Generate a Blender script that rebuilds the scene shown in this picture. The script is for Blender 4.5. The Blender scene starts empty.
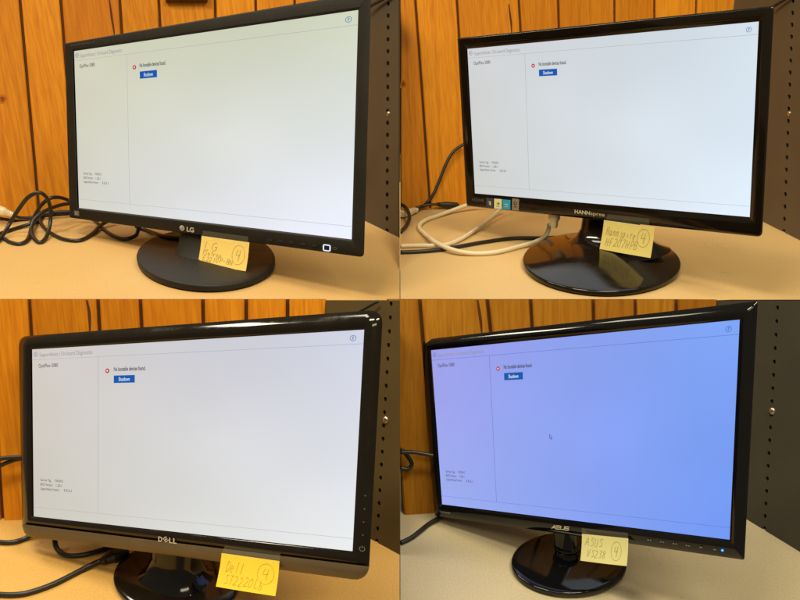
import bpy, bmesh, math, random
import numpy as np
from mathutils import Vector, noise
random.seed(4)
S = bpy.context.scene
COL = S.collection

# ------------------------------------------------------------------ camera, light, exposure
F, CX, CY, PITCH, H = 820.0, 400.0, 440.0, math.radians(28), 0.59
UP = 0.250                                   # height of the upper desk over the lower desk
cam = bpy.data.cameras.new('camera'); cam_o = bpy.data.objects.new('camera', cam); COL.objects.link(cam_o)
cam_o.location = (0, 0, H); cam_o.rotation_euler = (math.pi / 2 - PITCH, 0, 0)
cam.sensor_fit = 'HORIZONTAL'; cam.sensor_width = 36; cam.lens = F / 800 * 36
cam.shift_x = 0; cam.shift_y = 140 / 800
cam.clip_start = .02; cam.clip_end = 50
S.camera = cam_o
S.render.resolution_x, S.render.resolution_y = 1024, 768
S.view_settings.view_transform = 'Standard'; S.view_settings.look = 'None'
S.view_settings.exposure = 0; S.view_settings.gamma = 1

w = bpy.data.worlds.new('World'); S.world = w; w.use_nodes = True
bg = w.node_tree.nodes['Background']; bg.inputs[0].default_value = (1, .82, .52, 1); bg.inputs[1].default_value = .16

def lamp(name, loc, target, size, energy, col):
    l = bpy.data.lights.new(name, 'AREA'); l.shape = 'RECTANGLE'; l.size, l.size_y = size
    l.energy = energy; l.color = col
    o = bpy.data.objects.new(name, l); COL.objects.link(o); o.location = loc
    d = Vector(target) - Vector(loc); o.rotation_euler = d.to_track_quat('-Z', 'Y').to_euler()
    return o
WARM = (1, .90, .60)
lamp('ceiling_lamp', (-.55, .40, 1.80), (-.40, 1.15, .2), (.75, .22), 22, WARM)
lamp('ceiling_lamp', (.70, .40, 1.80), (.40, 1.15, .2), (.75, .22), 20, WARM)
lamp('ceiling_lamp', (.1, -.9, 1.9), (0, 1.0, .1), (1.6, .30), 14, WARM)

def tile(loc, sx, sy, energy):                # small ceiling light tiles, mirrored in the rounded frames
    l = bpy.data.lights.new('ceiling_tile_lamp', 'AREA'); l.shape = 'RECTANGLE'; l.size, l.size_y = sx, sy; l.energy = energy; l.color = (1, .93, .72)
    o = bpy.data.objects.new('ceiling_tile_lamp', l); COL.objects.link(o); o.location = loc
tile((-1.70, 1.72, 1.95), .28, .80, 20); tile((-1.0, 1.42, 1.95), .20, .70, 6)

# ------------------------------------------------------------------ measuring: a photo pixel is a ray, a ray meets a real plane
cp, sp = math.cos(PITCH), math.sin(PITCH)
def ray(px, py):
    a, b = (px - CX) / F, (py - CY) / F
    return Vector((a, -b * sp + cp, -b * cp - sp))
EYE = Vector((0, 0, H))
def hit(px, py, plane):
    n, D = plane; r = ray(px, py)
    return EYE + r * ((D - n.dot(EYE)) / n.dot(r))
def plane3(a, b, c):
    n = (b - a).cross(c - a).normalized(); return (n, n.dot(a))
def hz(z): return (Vector((0, 0, 1)), z)
ZD = dict(TL=UP, TR=UP, BL=0.0, BR=0.0)
def desk(q, px, py, h=0.0): return hit(px, py, hz(ZD[q] + h))

# ------------------------------------------------------------------ mesh helpers
def link_mesh(name, verts, faces, mat=None, parent=None, smooth=False, uvs=None):
    me = bpy.data.meshes.new(name)
    me.from_pydata([tuple(v) for v in verts], [], faces); me.update()
    if uvs is not None:
        ul = me.uv_layers.new(name='UVMap')
        for p in me.polygons:
            for li in p.loop_indices: ul.data[li].uv = uvs[me.loops[li].vertex_index]
    bm = bmesh.new(); bm.from_mesh(me); bmesh.ops.recalc_face_normals(bm, faces=bm.faces); bm.to_mesh(me); bm.free()
    if smooth:
        for p in me.polygons: p.use_smooth = True
    o = bpy.data.objects.new(name, me); COL.objects.link(o)
    if mat: me.materials.append(mat)
    if parent: o.parent = parent
    return o
def tag(o, label, cat, group=None, kind=None):
    if label: o['label'] = label
    if cat: o['category'] = cat
    if group: o['group'] = group
    if kind: o['kind'] = kind
    return o
def auto_smooth(o, deg=35):
    me = o.data
    for p in me.polygons: p.use_smooth = True
    bm = bmesh.new(); bm.from_mesh(me)
    for e in bm.edges:
        if len(e.link_faces) == 2 and e.calc_face_angle(0) > math.radians(deg): e.smooth = False
    bm.to_mesh(me); bm.free()
    return o
def loops_mesh(loops, cap_first=False, cap_last=False):
    """skin equal-length closed loops"""
    n = len(loops[0]); V = [p for l in loops for p in l]; Fc = []
    for i in range(len(loops) - 1):
        for j in range(n):
            k = (j + 1) % n
            Fc.append((i*n + j, i*n + k, (i+1)*n + k, (i+1)*n + j))
    if cap_first: Fc.append(tuple(range(n))[::-1])
    if cap_last: Fc.append(tuple((len(loops)-1)*n + j for j in range(n)))
    return V, Fc
def catmull(P, m=8):
    P = [Vector(p) for p in P]; out = []
    Q = [P[0]*2 - P[1]] + P + [P[-1]*2 - P[-2]]
    for i in range(1, len(Q) - 2):
        a, b, c, d = Q[i-1:i+3]
        for k in range(m):
            t = k / m
            out.append(.5*((2*b) + (c-a)*t + (2*a-5*b+4*c-d)*t*t + (3*b-a-3*c+d)*t**3))
    out.append(P[-1]); return out
def tube(pts, r, n=10, radii=None):
    loops = []; up = Vector((0, 0, 1)); prev = None
    for i, p in enumerate(pts):
        t = (pts[min(i+1, len(pts)-1)] - pts[max(i-1, 0)]).normalized()
        if prev is None:
            a = t.cross(up)
            if a.length < .1: a = t.cross(Vector((1, 0, 0)))
            a.normalize()
        else:
            a = (prev - t * prev.dot(t)).normalized()
        prev = a; b = t.cross(a); rr = radii[i] if radii else r
        loops.append([p + (a*math.cos(2*math.pi*k/n) + b*math.sin(2*math.pi*k/n))*rr for k in range(n)])
    return loops_mesh(loops, True, True)
def merge(*parts):
    V, Fc = [], []
    for v, f in parts:
        o = len(V); V += list(v); Fc += [tuple(i+o for i in q) for q in f]
    return V, Fc

# ------------------------------------------------------------------ materials
def mat(name, col=(.5, .5, .5), rough=.5, spec=.5, metal=0, coat=0):
    m = bpy.data.materials.new(name); m.use_nodes = True
    b = m.node_tree.nodes['Principled BSDF']
    b.inputs['Base Color'].default_value = (*col, 1); b.inputs['Roughness'].default_value = rough
    b.inputs['Specular IOR Level'].default_value = spec; b.inputs['Metallic'].default_value = metal
    b.inputs['Coat Weight'].default_value = coat; b.inputs['Coat Roughness'].default_value = .03
    return m
def N(m, t, **kw):
    n = m.node_tree.nodes.new(t)
    for k, v in kw.items():
        if k in n.inputs: n.inputs[k].default_value = v
        else: setattr(n, k, v)
    return n
def L(m, a, b): m.node_tree.links.new(a, b)
def bsdf(m): return m.node_tree.nodes['Principled BSDF']
def ramp(m, fac, stops):
    r = N(m, 'ShaderNodeValToRGB'); e = r.color_ramp.elements
    while len(e) < len(stops): e.new(.5)
    for x, (p, c) in zip(e, stops): x.position = p; x.color = (*c, 1)
    L(m, fac, r.inputs[0]); return r
def mix(m, fac, a, b, mode='MIX'):
    n = N(m, 'ShaderNodeMix', data_type='RGBA', blend_type=mode)
    for s, v in ((n.inputs[0], fac), (n.inputs[6], a), (n.inputs[7], b)):
        if hasattr(v, 'links'): L(m, v, s)
        elif isinstance(v, tuple): s.default_value = (*v, 1)
        else: s.default_value = v
    return n.outputs[2]

def wood_mat(name, tint, seed):
    """knotty pine boards: UV is metres (across the wall, up the wall); the 'plank' vertex colour gives each board its own tone"""
    m = mat(name, rough=.55, spec=.10)
    uv = N(m, 'ShaderNodeUVMap'); pl = N(m, 'ShaderNodeVertexColor', layer_name='plank')
    off = N(m, 'ShaderNodeVectorMath', operation='MULTIPLY_ADD'); L(m, pl.outputs[0], off.inputs[0])
    off.inputs[1].default_value = (3.1, 7.7, 5.3); L(m, uv.outputs[0], off.inputs[2])
    mp = N(m, 'ShaderNodeMapping'); mp.inputs['Scale'].default_value = (1, .07, 1); mp.inputs['Location'].default_value = (seed, seed*.37, 0)
    L(m, off.outputs[0], mp.inputs[0])
    warp = N(m, 'ShaderNodeTexNoise', Scale=9.0, Detail=2.0); L(m, mp.outputs[0], warp.inputs['Vector'])
    wv = N(m, 'ShaderNodeMapping'); wv.inputs['Scale'].default_value = (1, .16, 1); L(m, off.outputs[0], wv.inputs[0])
    add = N(m, 'ShaderNodeVectorMath', operation='MULTIPLY_ADD'); L(m, warp.outputs['Color'], add.inputs[0]); add.inputs[1].default_value = (.16, .16, 0); L(m, wv.outputs[0], add.inputs[2])
    rings = N(m, 'ShaderNodeTexWave', Scale=11.0, Distortion=3.5, Detail=2.0); rings.inputs['Detail Scale'].default_value = 1.2
    L(m, add.outputs[0], rings.inputs['Vector'])
    fine = N(m, 'ShaderNodeTexNoise', Scale=360.0, Detail=7.0); L(m, mp.outputs[0], fine.inputs['Vector'])
    blot = N(m, 'ShaderNodeTexNoise', Scale=5.0, Detail=3.0); L(m, wv.outputs[0], blot.inputs['Vector'])
    a = ramp(m, rings.outputs['Fac'], [(0, (.60, .222, .011)), (.55, (.67, .255, .014)), (1, (.52, .180, .009))])
    c1 = mix(m, .4, a.outputs[0], ramp(m, fine.outputs['Fac'], [(.38, (.44, .145, .009)), (.50, (.60, .220, .012)), (.62, (.72, .290, .020))]).outputs[0])
    c2 = mix(m, ramp(m, blot.outputs['Fac'], [(.40, (0, 0, 0)), (.75, (.62, .62, .62))]).outputs[0], c1, (.44, .125, .006))
    tone = ramp(m, pl.outputs[0], [(0, (.82, .76, .72)), (1, (1.12, 1.12, 1.1))])
    c3 = mix(m, 1.0, c2, tone.outputs[0], 'MULTIPLY')
    # knots
    kn = N(m, 'ShaderNodeTexVoronoi', Scale=1.0); km = N(m, 'ShaderNodeMapping'); km.inputs['Scale'].default_value = (6.5, 3.4, 1); km.inputs['Location'].default_value = (seed*1.7, seed, 0)
    L(m, off.outputs[0], km.inputs[0]); L(m, km.outputs[0], kn.inputs['Vector'])
    kf = ramp(m, kn.outputs['Distance'], [(0, (1, 1, 1)), (.055, (.75, .75, .75)), (.12, (0, 0, 0))])
    c4 = mix(m, kf.outputs[0], c3, (.14, .035, .008))
    c5 = mix(m, 1.0, c4, tint, 'MULTIPLY')
    L(m, c5, bsdf(m).inputs['Base Color'])
    bp = N(m, 'ShaderNodeBump', Strength=.22, Distance=.002); L(m, fine.outputs['Fac'], bp.inputs['Height']); L(m, bp.outputs[0], bsdf(m).inputs['Normal'])
    return m
def desk_mat(name, col, dark, seed, scuff=.5, worn=None):
    m = mat(name, rough=.48, spec=.35)
    g = N(m, 'ShaderNodeNewGeometry')
    mp = N(m, 'ShaderNodeMapping'); mp.inputs['Location'].default_value = (seed, seed*2, 0); L(m, g.outputs['Position'], mp.inputs[0])
    n1 = N(m, 'ShaderNodeTexNoise', Scale=5.0, Detail=5.0); L(m, mp.outputs[0], n1.inputs['Vector'])
    n2 = N(m, 'ShaderNodeTexNoise', Scale=420.0, Detail=2.0); L(m, mp.outputs[0], n2.inputs['Vector'])
    n3 = N(m, 'ShaderNodeTexNoise', Scale=26.0, Detail=7.0, Distortion=1.4); n3.inputs['Roughness'].default_value = .68; L(m, mp.outputs[0], n3.inputs['Vector'])
    a = mix(m, ramp(m, n1.outputs['Fac'], [(.35, (0, 0, 0)), (.7, (.5, .5, .5))]).outputs[0], col, dark)
    b = mix(m, .11, a, ramp(m, n2.outputs['Fac'], [(.3, (.25, .17, .08)), (.7, (.95, .8, .6))]).outputs[0])
    st = ramp(m, n3.outputs['Fac'], [(.655, (0, 0, 0)), (.74, (scuff, scuff, scuff))])
    c = mix(m, st.outputs[0], b, tuple(x*.45 for x in dark))
    n4 = N(m, 'ShaderNodeTexVoronoi', Scale=95.0); L(m, mp.outputs[0], n4.inputs['Vector'])
    sp_ = ramp(m, n4.outputs['Distance'], [(0, (.55,)*3), (.055, (.35,)*3), (.075, (0,)*3)])
    pick = N(m, 'ShaderNodeSeparateColor'); L(m, n4.outputs['Color'], pick.inputs[0])
    c = mix(m, mix(m, ramp(m, pick.outputs[0], [(.90, (0,)*3), (.91, (1,)*3)]).outputs[0], (0.0, 0.0, 0.0), sp_.outputs[0]), c, tuple(x*.35 for x in dark))
    if worn:                                                   # a scraped patch: short streaks of worn laminate round one spot
        mw = N(m, 'ShaderNodeMapping'); mw.inputs['Location'].default_value = (-worn.x, -worn.y, 0); L(m, g.outputs['Position'], mw.inputs[0])
        ms = N(m, 'ShaderNodeMapping'); ms.inputs['Scale'].default_value = (22, 12, 0); L(m, mw.outputs[0], ms.inputs[0])
        ln = N(m, 'ShaderNodeVectorMath', operation='LENGTH'); L(m, ms.outputs[0], ln.inputs[0])
        nz = N(m, 'ShaderNodeTexNoise', Scale=120.0, Detail=6.0, Distortion=2.5); nz.inputs['Roughness'].default_value = .65; L(m, mw.outputs[0], nz.inputs['Vector'])
        fade = ramp(m, ln.outputs['Value'], [(.2, (1,)*3), (1.0, (0,)*3)])
        c = mix(m, mix(m, 1.0, fade.outputs[0], ramp(m, nz.outputs['Fac'], [(.56, (0,)*3), (.64, (.75,)*3)]).outputs[0], 'MULTIPLY'), c, tuple(x*.42 for x in dark))
    L(m, c, bsdf(m).inputs['Base Color'])
    rr = ramp(m, n1.outputs['Fac'], [(.3, (.42,)*3), (.7, (.58,)*3)]); L(m, rr.outputs[0], bsdf(m).inputs['Roughness'])
    bp = N(m, 'ShaderNodeBump', Strength=.03, Distance=.001); L(m, n2.outputs['Fac'], bp.inputs['Height']); L(m, bp.outputs[0], bsdf(m).inputs['Normal'])
    return m
def paint_mat(name, col, seed):
    m = mat(name, col, rough=.5, spec=.3)
    g = N(m, 'ShaderNodeNewGeometry')
    n1 = N(m, 'ShaderNodeTexNoise', Scale=14.0, Detail=6.0); L(m, g.outputs['Position'], n1.inputs['Vector'])
    n2 = N(m, 'ShaderNodeTexNoise', Scale=350.0, Detail=2.0); L(m, g.outputs['Position'], n2.inputs['Vector'])
    c = mix(m, ramp(m, n1.outputs['Fac'], [(.35, (0,)*3), (.75, (.35,)*3)]).outputs[0], col, tuple(x*.6 for x in col))
    L(m, c, bsdf(m).inputs['Base Color'])
    bp = N(m, 'ShaderNodeBump', Strength=.08, Distance=.001); L(m, n2.outputs['Fac'], bp.inputs['Height']); L(m, bp.outputs[0], bsdf(m).inputs['Normal'])
    return m
def plastic(name, col, rough, spec=.5, dust=.04, coat=0, bump=0):
    m = mat(name, col, rough, spec, coat=coat)
    g = N(m, 'ShaderNodeNewGeometry')
    n1 = N(m, 'ShaderNodeTexNoise', Scale=22.0, Detail=8.0); n1.inputs['Roughness'].default_value = .7; L(m, g.outputs['Position'], n1.inputs['Vector'])
    r = ramp(m, n1.outputs['Fac'], [(.4, (rough,)*3), (.72, (min(1, rough + dust),)*3)]); L(m, r.outputs[0], bsdf(m).inputs['Roughness'])
    c = mix(m, ramp(m, n1.outputs['Fac'], [(.5, (0,)*3), (.8, (.12,)*3)]).outputs[0], col, tuple(min(1, x*3 + .01) for x in col)); L(m, c, bsdf(m).inputs['Base Color'])
    if bump:
        n2 = N(m, 'ShaderNodeTexNoise', Scale=900.0, Detail=2.0); L(m, g.outputs['Position'], n2.inputs['Vector'])
        bp = N(m, 'ShaderNodeBump', Strength=bump, Distance=.001); L(m, n2.outputs['Fac'], bp.inputs['Height']); L(m, bp.outputs[0], bsdf(m).inputs['Normal'])
    return m
def glow(name, col, strength=1):
    m = bpy.data.materials.new(name); m.use_nodes = True; nt = m.node_tree; nt.nodes.clear()
    e = nt.nodes.new('ShaderNodeEmission'); e.inputs[0].default_value = (*col, 1); e.inputs[1].default_value = strength
    o = nt.nodes.new('ShaderNodeOutputMaterial'); nt.links.new(e.outputs[0], o.inputs[0]); return m
def screen_mat(name, c):
    """viewing-angle tint of the LCD painted into its emission: corner colours (top left, top right, bottom left, bottom right) over UV, under a glossy film"""
    m = mat(name, (.01, .01, .011), rough=.35, spec=.3)
    uv = N(m, 'ShaderNodeUVMap'); sx = N(m, 'ShaderNodeSeparateXYZ'); L(m, uv.outputs[0], sx.inputs[0])
    top = mix(m, sx.outputs[0], c[0], c[1]); botm = mix(m, sx.outputs[0], c[2], c[3])
    col = mix(m, sx.outputs[1], botm, top)
    n = N(m, 'ShaderNodeTexNoise', Scale=1.6, Detail=1.0); L(m, uv.outputs[0], n.inputs['Vector'])
    col = mix(m, 1.0, col, ramp(m, n.outputs['Fac'], [(.3, (.95,)*3), (.7, (1.04,)*3)]).outputs[0], 'MULTIPLY')
    L(m, col, bsdf(m).inputs['Emission Color']); bsdf(m).inputs['Emission Strength'].default_value = 1
    return m

M = dict(
    matte=plastic('matte_black_plastic', (.0105, .0072, .0045), .50, .32, .1, bump=.25),
    gloss=plastic('glossy_black_plastic', (.009, .006, .004), .05, .5, .16),
    gloss2=plastic('glossy_black_lacquer', (.004, .004, .005), .05, .5, .10),
    gloss_soft=plastic('glossy_black_foot_plastic', (.009, .006, .004), .09, .45, .14),
    satin=plastic('satin_black_plastic', (.016, .015, .015), .38, .45, .1, bump=.2),
    chin=plastic('dark_silver_plastic', (.115, .080, .045), .26, .5, .1),
    dark=mat('dark_void', (.004, .004, .004), .9, .1),
    groove=mat('dark_groove_wood', (.085, .028, .007), .85, .2),  # dark brown wood tone for backing boards, cracks and pedestals
    cable=plastic('black_cable_rubber', (.012, .011, .010), .38, .5, .1),
    white_cable=plastic('cream_cable_plastic', (.72, .60, .42), .42, .45, .1),
    beige_plug=plastic('beige_plug_plastic', (.62, .50, .33), .45, .45, .1),
    silver=mat('silver_print', (.62, .55, .44), .35, .5, .3),
    grey_print=mat('grey_print', (.085, .07, .055), .5, .4),
    mid_print=mat('mid_grey_print', (.16, .15, .14), .5, .4),
    steel=mat('screw_steel', (.55, .48, .38), .3, .5, .9),
    pencil=mat('pencil_mark', (.34, .245, .09), .7, .2),
    pencil2=mat('faint_pencil_mark', (.60, .38, .05), .7, .2),
    ink=glow('screen_ink', (.055, .05, .06)),
    ink_soft=glow('screen_ink_soft', (.30, .30, .33)),
    rule=glow('screen_rule', (.40, .40, .42)),
    rule_blue=glow('screen_rule_blue', (.10, .16, .52)),
    red=glow('screen_red', (.55, .02, .03)),
    blue=glow('screen_blue', (.012, .105, .42)),
    blue_line=glow('screen_blue_line', (.06, .16, .42)),
    white=glow('screen_white', (.75, .80, .88)),
    led=glow('blue_led', (.03, .25, 1.0), 3),
    ring=glow('white_led', (.75, .85, 1.0), 1.1),
)

# ------------------------------------------------------------------ the four desks
DM = dict(
    TL=desk_mat('beige_desk_laminate', (.59, .355, .125), (.49, .275, .085), 1.0, .25),
    TR=desk_mat('light_beige_desk_laminate', (.62, .405, .175), (.52, .325, .13), 4.2, .45, desk('TR', 715, 245)),
    BL=desk_mat('amber_desk_laminate', (.68, .38, .085), (.59, .305, .06), 7.7, .25),
    BR=desk_mat('grey_beige_desk_laminate', (.48, .41, .285), (.40, .335, .225), 9.1, .4))
YF = desk('TL', 400, 300).y                   # front edge of the upper desks
def slab(name, x0, x1, y0, y1, z, t, thin, m):
    # a top whose front nose is thin and whose body thickens behind it
    prof = [(y0, z), (y0, z - thin), (y0 + .03, z - thin), (y0 + .20, z - t), (y1, z - t), (y1, z)]
    V = [(x, a, b) for x in (x0, x1) for a, b in prof]; n = len(prof)
    Fc = [tuple(range(n)), tuple(range(2*n - 1, n - 1, -1))] + [(i, (i+1) % n, n + (i+1) % n, n + i) for i in range(n)]
    return link_mesh(name, V, Fc, m)
def upper_desk(q, x0, x1, label):
    o = slab('desk', x0, x1, YF, 1.85, UP, .03, .0008, DM[q]); tag(o, label, 'desk')
    # pedestal that carries it
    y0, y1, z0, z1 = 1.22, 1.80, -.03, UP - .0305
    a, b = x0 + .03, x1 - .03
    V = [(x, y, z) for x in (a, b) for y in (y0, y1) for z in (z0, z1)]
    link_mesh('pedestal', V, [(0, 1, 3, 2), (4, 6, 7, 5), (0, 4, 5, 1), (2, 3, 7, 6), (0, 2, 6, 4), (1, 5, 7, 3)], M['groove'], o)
upper_desk('TL', -.95, -.0006, 'beige desktop on the upper level under the matte black monitor with round base')
upper_desk('TR', .0006, .95, 'beige scuffed desktop on the upper level with white cables lying on it')
for q, x0, x1, lab in (('BL', -.80, -.0006, 'amber yellow desktop on the lower level under the monitor with a silver chin'),
                       ('BR', .0006, .80, 'greyish beige desktop on the lower level under the monitor with the blue screen')):
    tag(slab('desk', x0, x1, .50, 1.20, 0, .03, .03, DM[q]), lab, 'desk')


# ------------------------------------------------------------------ pine plank walls
LEAN = math.radians(16)
WALL = {}
def wall_plane(q, a, b):
    A, B = desk(q, *a), desk(q, *b); d = (B - A).normalized()
    back = Vector((-d.y, d.x, 0)); upv = (Vector((0, 0, 1))*math.cos(LEAN) + back*math.sin(LEAN))
    n = d.cross(upv).normalized(); WALL[q] = (n, n.dot(A)); return A, d, upv
def plank_wall(q, a, b, seams, top, right, wm, label):
    """seams: [(px,py),(px,py)] lines between boards, left to right; boards stand on the desk and end at the 'top' row and the 'right' line"""
    A, d, upv = wall_plane(q, a, b); pl = WALL[q]; n = pl[0]
    if n.y > 0: n = -n
    def P2(px, py):
        X = hit(px, py, pl) - A; return X.dot(d), X.dot(upv)
    def at(line, t):          # s on a seam at height t
        (s0, t0), (s1, t1) = P2(*line[0]), P2(*line[1]); return s0 + (s1 - s0)*(t - t0)/(t1 - t0)
    lines = seams + [right]
    ttop = max(P2(px, top)[1] for px in (a[0], right[0][0]))
    V, Fc, UV, tone = [], [], [], []
    gap, dep = .0024, .006
    for i in range(len(lines) - 1):
        tn = random.random()
        tops = []
        l, r = lines[i], lines[i+1]
        def st(line, row):    # where a seam meets the top row of the picture, or the desk
            if row == 'bot': return at(line, 0), 0.0
            (s0, t0), (s1, t1) = P2(*line[0]), P2(*line[1])
            x0 = line[0][0] + (line[1][0] - line[0][0])*(top - line[0][1])/(line[1][1] - line[0][1])
            return P2(x0, top)
        c = [st(l, 'bot'), st(r, 'bot'), st(r, 'top'), st(l, 'top')]
        g = gap if i < len(lines) - 2 else 0
        c = [(c[0][0] + gap, c[0][1]), (c[1][0] - g, c[1][1]), (c[2][0] - g, c[2][1]), (c[3][0] + gap, c[3][1])]
        e = .0018
        inn = [(c[0][0] + e, 0), (c[1][0] - e, 0), (c[2][0] - e, c[2][1]), (c[3][0] + e, c[3][1])]
        o = len(V)
        for (s, t), k in [(x, 0) for x in inn] + [(x, -e*.8) for x in c] + [(x, -dep) for x in c]:
            V.append(A + d*s + upv*t + n*k); UV.append((s, t)); tone.append(tn)
        Fc += [(o, o+1, o+2, o+3)]
        for k in (0, 4):
            for j in range(4): Fc.append((o+k+j, o+k+(j+1) % 4, o+k+4+(j+1) % 4, o+k+4+j))
    ob = link_mesh('plank_wall', V, Fc, wm, uvs=UV)
    vc = ob.data.color_attributes.new('plank', 'FLOAT_COLOR', 'POINT')
    for i, t in enumerate(tone): vc.data[i].color = (t, t, t, 1)
    tag(ob, label, 'wall')
    # backing board: its dark face shows in the grooves
    s0, s1 = at(lines[0], 0) - .02, at(right, 0)
    q4 = [at(lines[0], 0), at(right, 0)]
    tl, tr = P2(lines[0][0][0], top), P2(right[0][0], top)
    pts = [(at(lines[0], 0) + .003, 0), (at(right, 0), 0), (at(right, tr[1]), tr[1]), (at(lines[0], tl[1]) + .003, tl[1])]
    V = [A + d*s + upv*t - n*(dep - .0006) for s, t in pts] + [A + d*s + upv*t - n*(dep + .012) for s, t in pts]
    link_mesh('backing_board', V, [(0, 1, 2, 3), (7, 6, 5, 4)] + [(j, (j+1) % 4, 4 + (j+1) % 4, 4+j) for j in range(4)], M['groove'], ob)
    return A, d, upv, n
WM = dict(TL=wood_mat('knotty_pine', (1.0, 1.0, 1.0), 2.0), TR=wood_mat('light_knotty_pine', (1.0, 1.02, 1.05), 5.5),
          BL=wood_mat('orange_knotty_pine', (1.02, .98, .9), 2.3), BR=wood_mat('pale_knotty_pine', (.66, .76, 1.2), 8.8))
plank_wall('TL', (0, 221), (70, 215.5),
    [((-76, 0), (-48, 205)), ((-36, 0), (-13, 205)), ((20, 0), (38.5, 205)), ((60.8, 0), (77, 205)), ((120, 0), (131, 180)), ((159, 0), (165, 120)), ((215.3, 0), (218, 120)), ((256, 0), (258, 120)), ((295, 0), (294, 120))],
    -14, ((331, 0), (311, 195)), WM['TL'], 'bright orange pine plank wall behind the matte black monitor at upper left')
plank_wall('TR', (400, 210.5), (466, 206.5),
    [((400, -14), (400, 210)), ((415.8, 0), (430.6, 209)), ((457.3, 0), (470, 205)), ((519.3, 0), (526, 120)), ((558.6, 0), (562, 120)), ((615, 0), (616, 120)), ((655, 0), (655, 120)), ((697, 0), (694, 120))],
    -14, ((735, 0), (711, 195)), WM['TR'], 'orange pine plank wall behind the glossy monitor with the row of stickers')
plank_wall('BL', (0, 520.8), (20, 520),
    [((-52, 300), (-40, 500)), ((-12, 300), (2, 520)), ((28.7, 300), (41, 500)), ((97.5, 300), (107, 480)), ((140, 300), (149, 480)), ((202.6, 300), (206, 480)), ((246, 300), (247, 480)), ((287.5, 300), (287, 480))],
    299.6, ((325.7, 300), (313, 508)), WM['BL'], 'deep orange pine plank wall behind the monitor with a silver chin')
plank_wall('BR', (400, 515.5), (433, 513.3),
    [((386, 300), (401.5, 500)), ((420, 300), (437, 510)), ((487.6, 300), (504, 450)), ((531, 300), (540, 450)), ((593.7, 300), (597, 450)), ((636, 300), (637, 450)), ((677, 300), (675, 450))],
    299.6, ((717.4, 300), (706.5, 495)), WM['BR'], 'paler brown pine plank wall behind the monitor with the blue screen')

def crack(q, pts):
    wl = [o for o in COL.objects if o.name.startswith('plank_wall')][['TL', 'TR', 'BL', 'BR'].index(q)]
    n, D = WALL[q]; nn = n if n.y < 0 else -n; DD = D if n.y < 0 else -D
    P = [hit(p.x, p.y, (nn, DD + .0001)) for p in catmull([(x, y, 0) for x, y in pts], 6)]; V, Fc = [], []
    for i, p in enumerate(P):
        t = (P[min(i+1, len(P)-1)] - P[max(i-1, 0)]).normalized(); s_ = t.cross(nn).normalized()*(.0009 + .0010*math.sin(math.pi*min(1, (i + 1)/len(P))))
        V += [p + s_, p - s_]
        if i: Fc.append((2*i-2, 2*i-1, 2*i+1, 2*i))
    link_mesh('crack', V, Fc, M['groove'], wl)
crack('TL', [(109, -2), (110.5, 8), (111.8, 18), (113.5, 28), (114.5, 35)])
crack('TR', [(508.8, 4), (510, 14), (511.2, 24), (511.6, 34)])
crack('BL', [(86.6, 300), (88.8, 310), (89.6, 320), (89.8, 332)])
crack('BR', [(477.6, 300), (479.4, 312), (481, 324), (481.8, 334)])

def knot(q, px, py, rx, ry):
    wl = [o for o in COL.objects if o.name.startswith('plank_wall')][['TL', 'TR', 'BL', 'BR'].index(q)]
    n, D = WALL[q]; nn = n if n.y < 0 else -n; DD = D if n.y < 0 else -D; rd = random.Random(px)
    for k_, m_, h_ in ((1.0, KNOT[0], .00015), (.55, KNOT[1], .0003)):
        P = [hit(px + rx*k_*math.cos(t)*(1 + .25*math.sin(3*t + px)), py + ry*k_*math.sin(t)*(1 + .2*math.sin(2*t + py)), (nn, DD + h_)) for t in np.linspace(0, 2*math.pi, 26)[:-1]]
        link_mesh('knot', P, [tuple(range(len(P)))], m_, wl)
KNOT = [mat('knot_rim', (.40, .11, .007), .6, .1), mat('knot_core', (.20, .050, .006), .6, .1)]
knot('TL', 2.5, 99, 4.5, 4); knot('TR', 403, 84, 3, 5); knot('TL', 60, 110, 1.5, 2.5) if False else None

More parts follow.
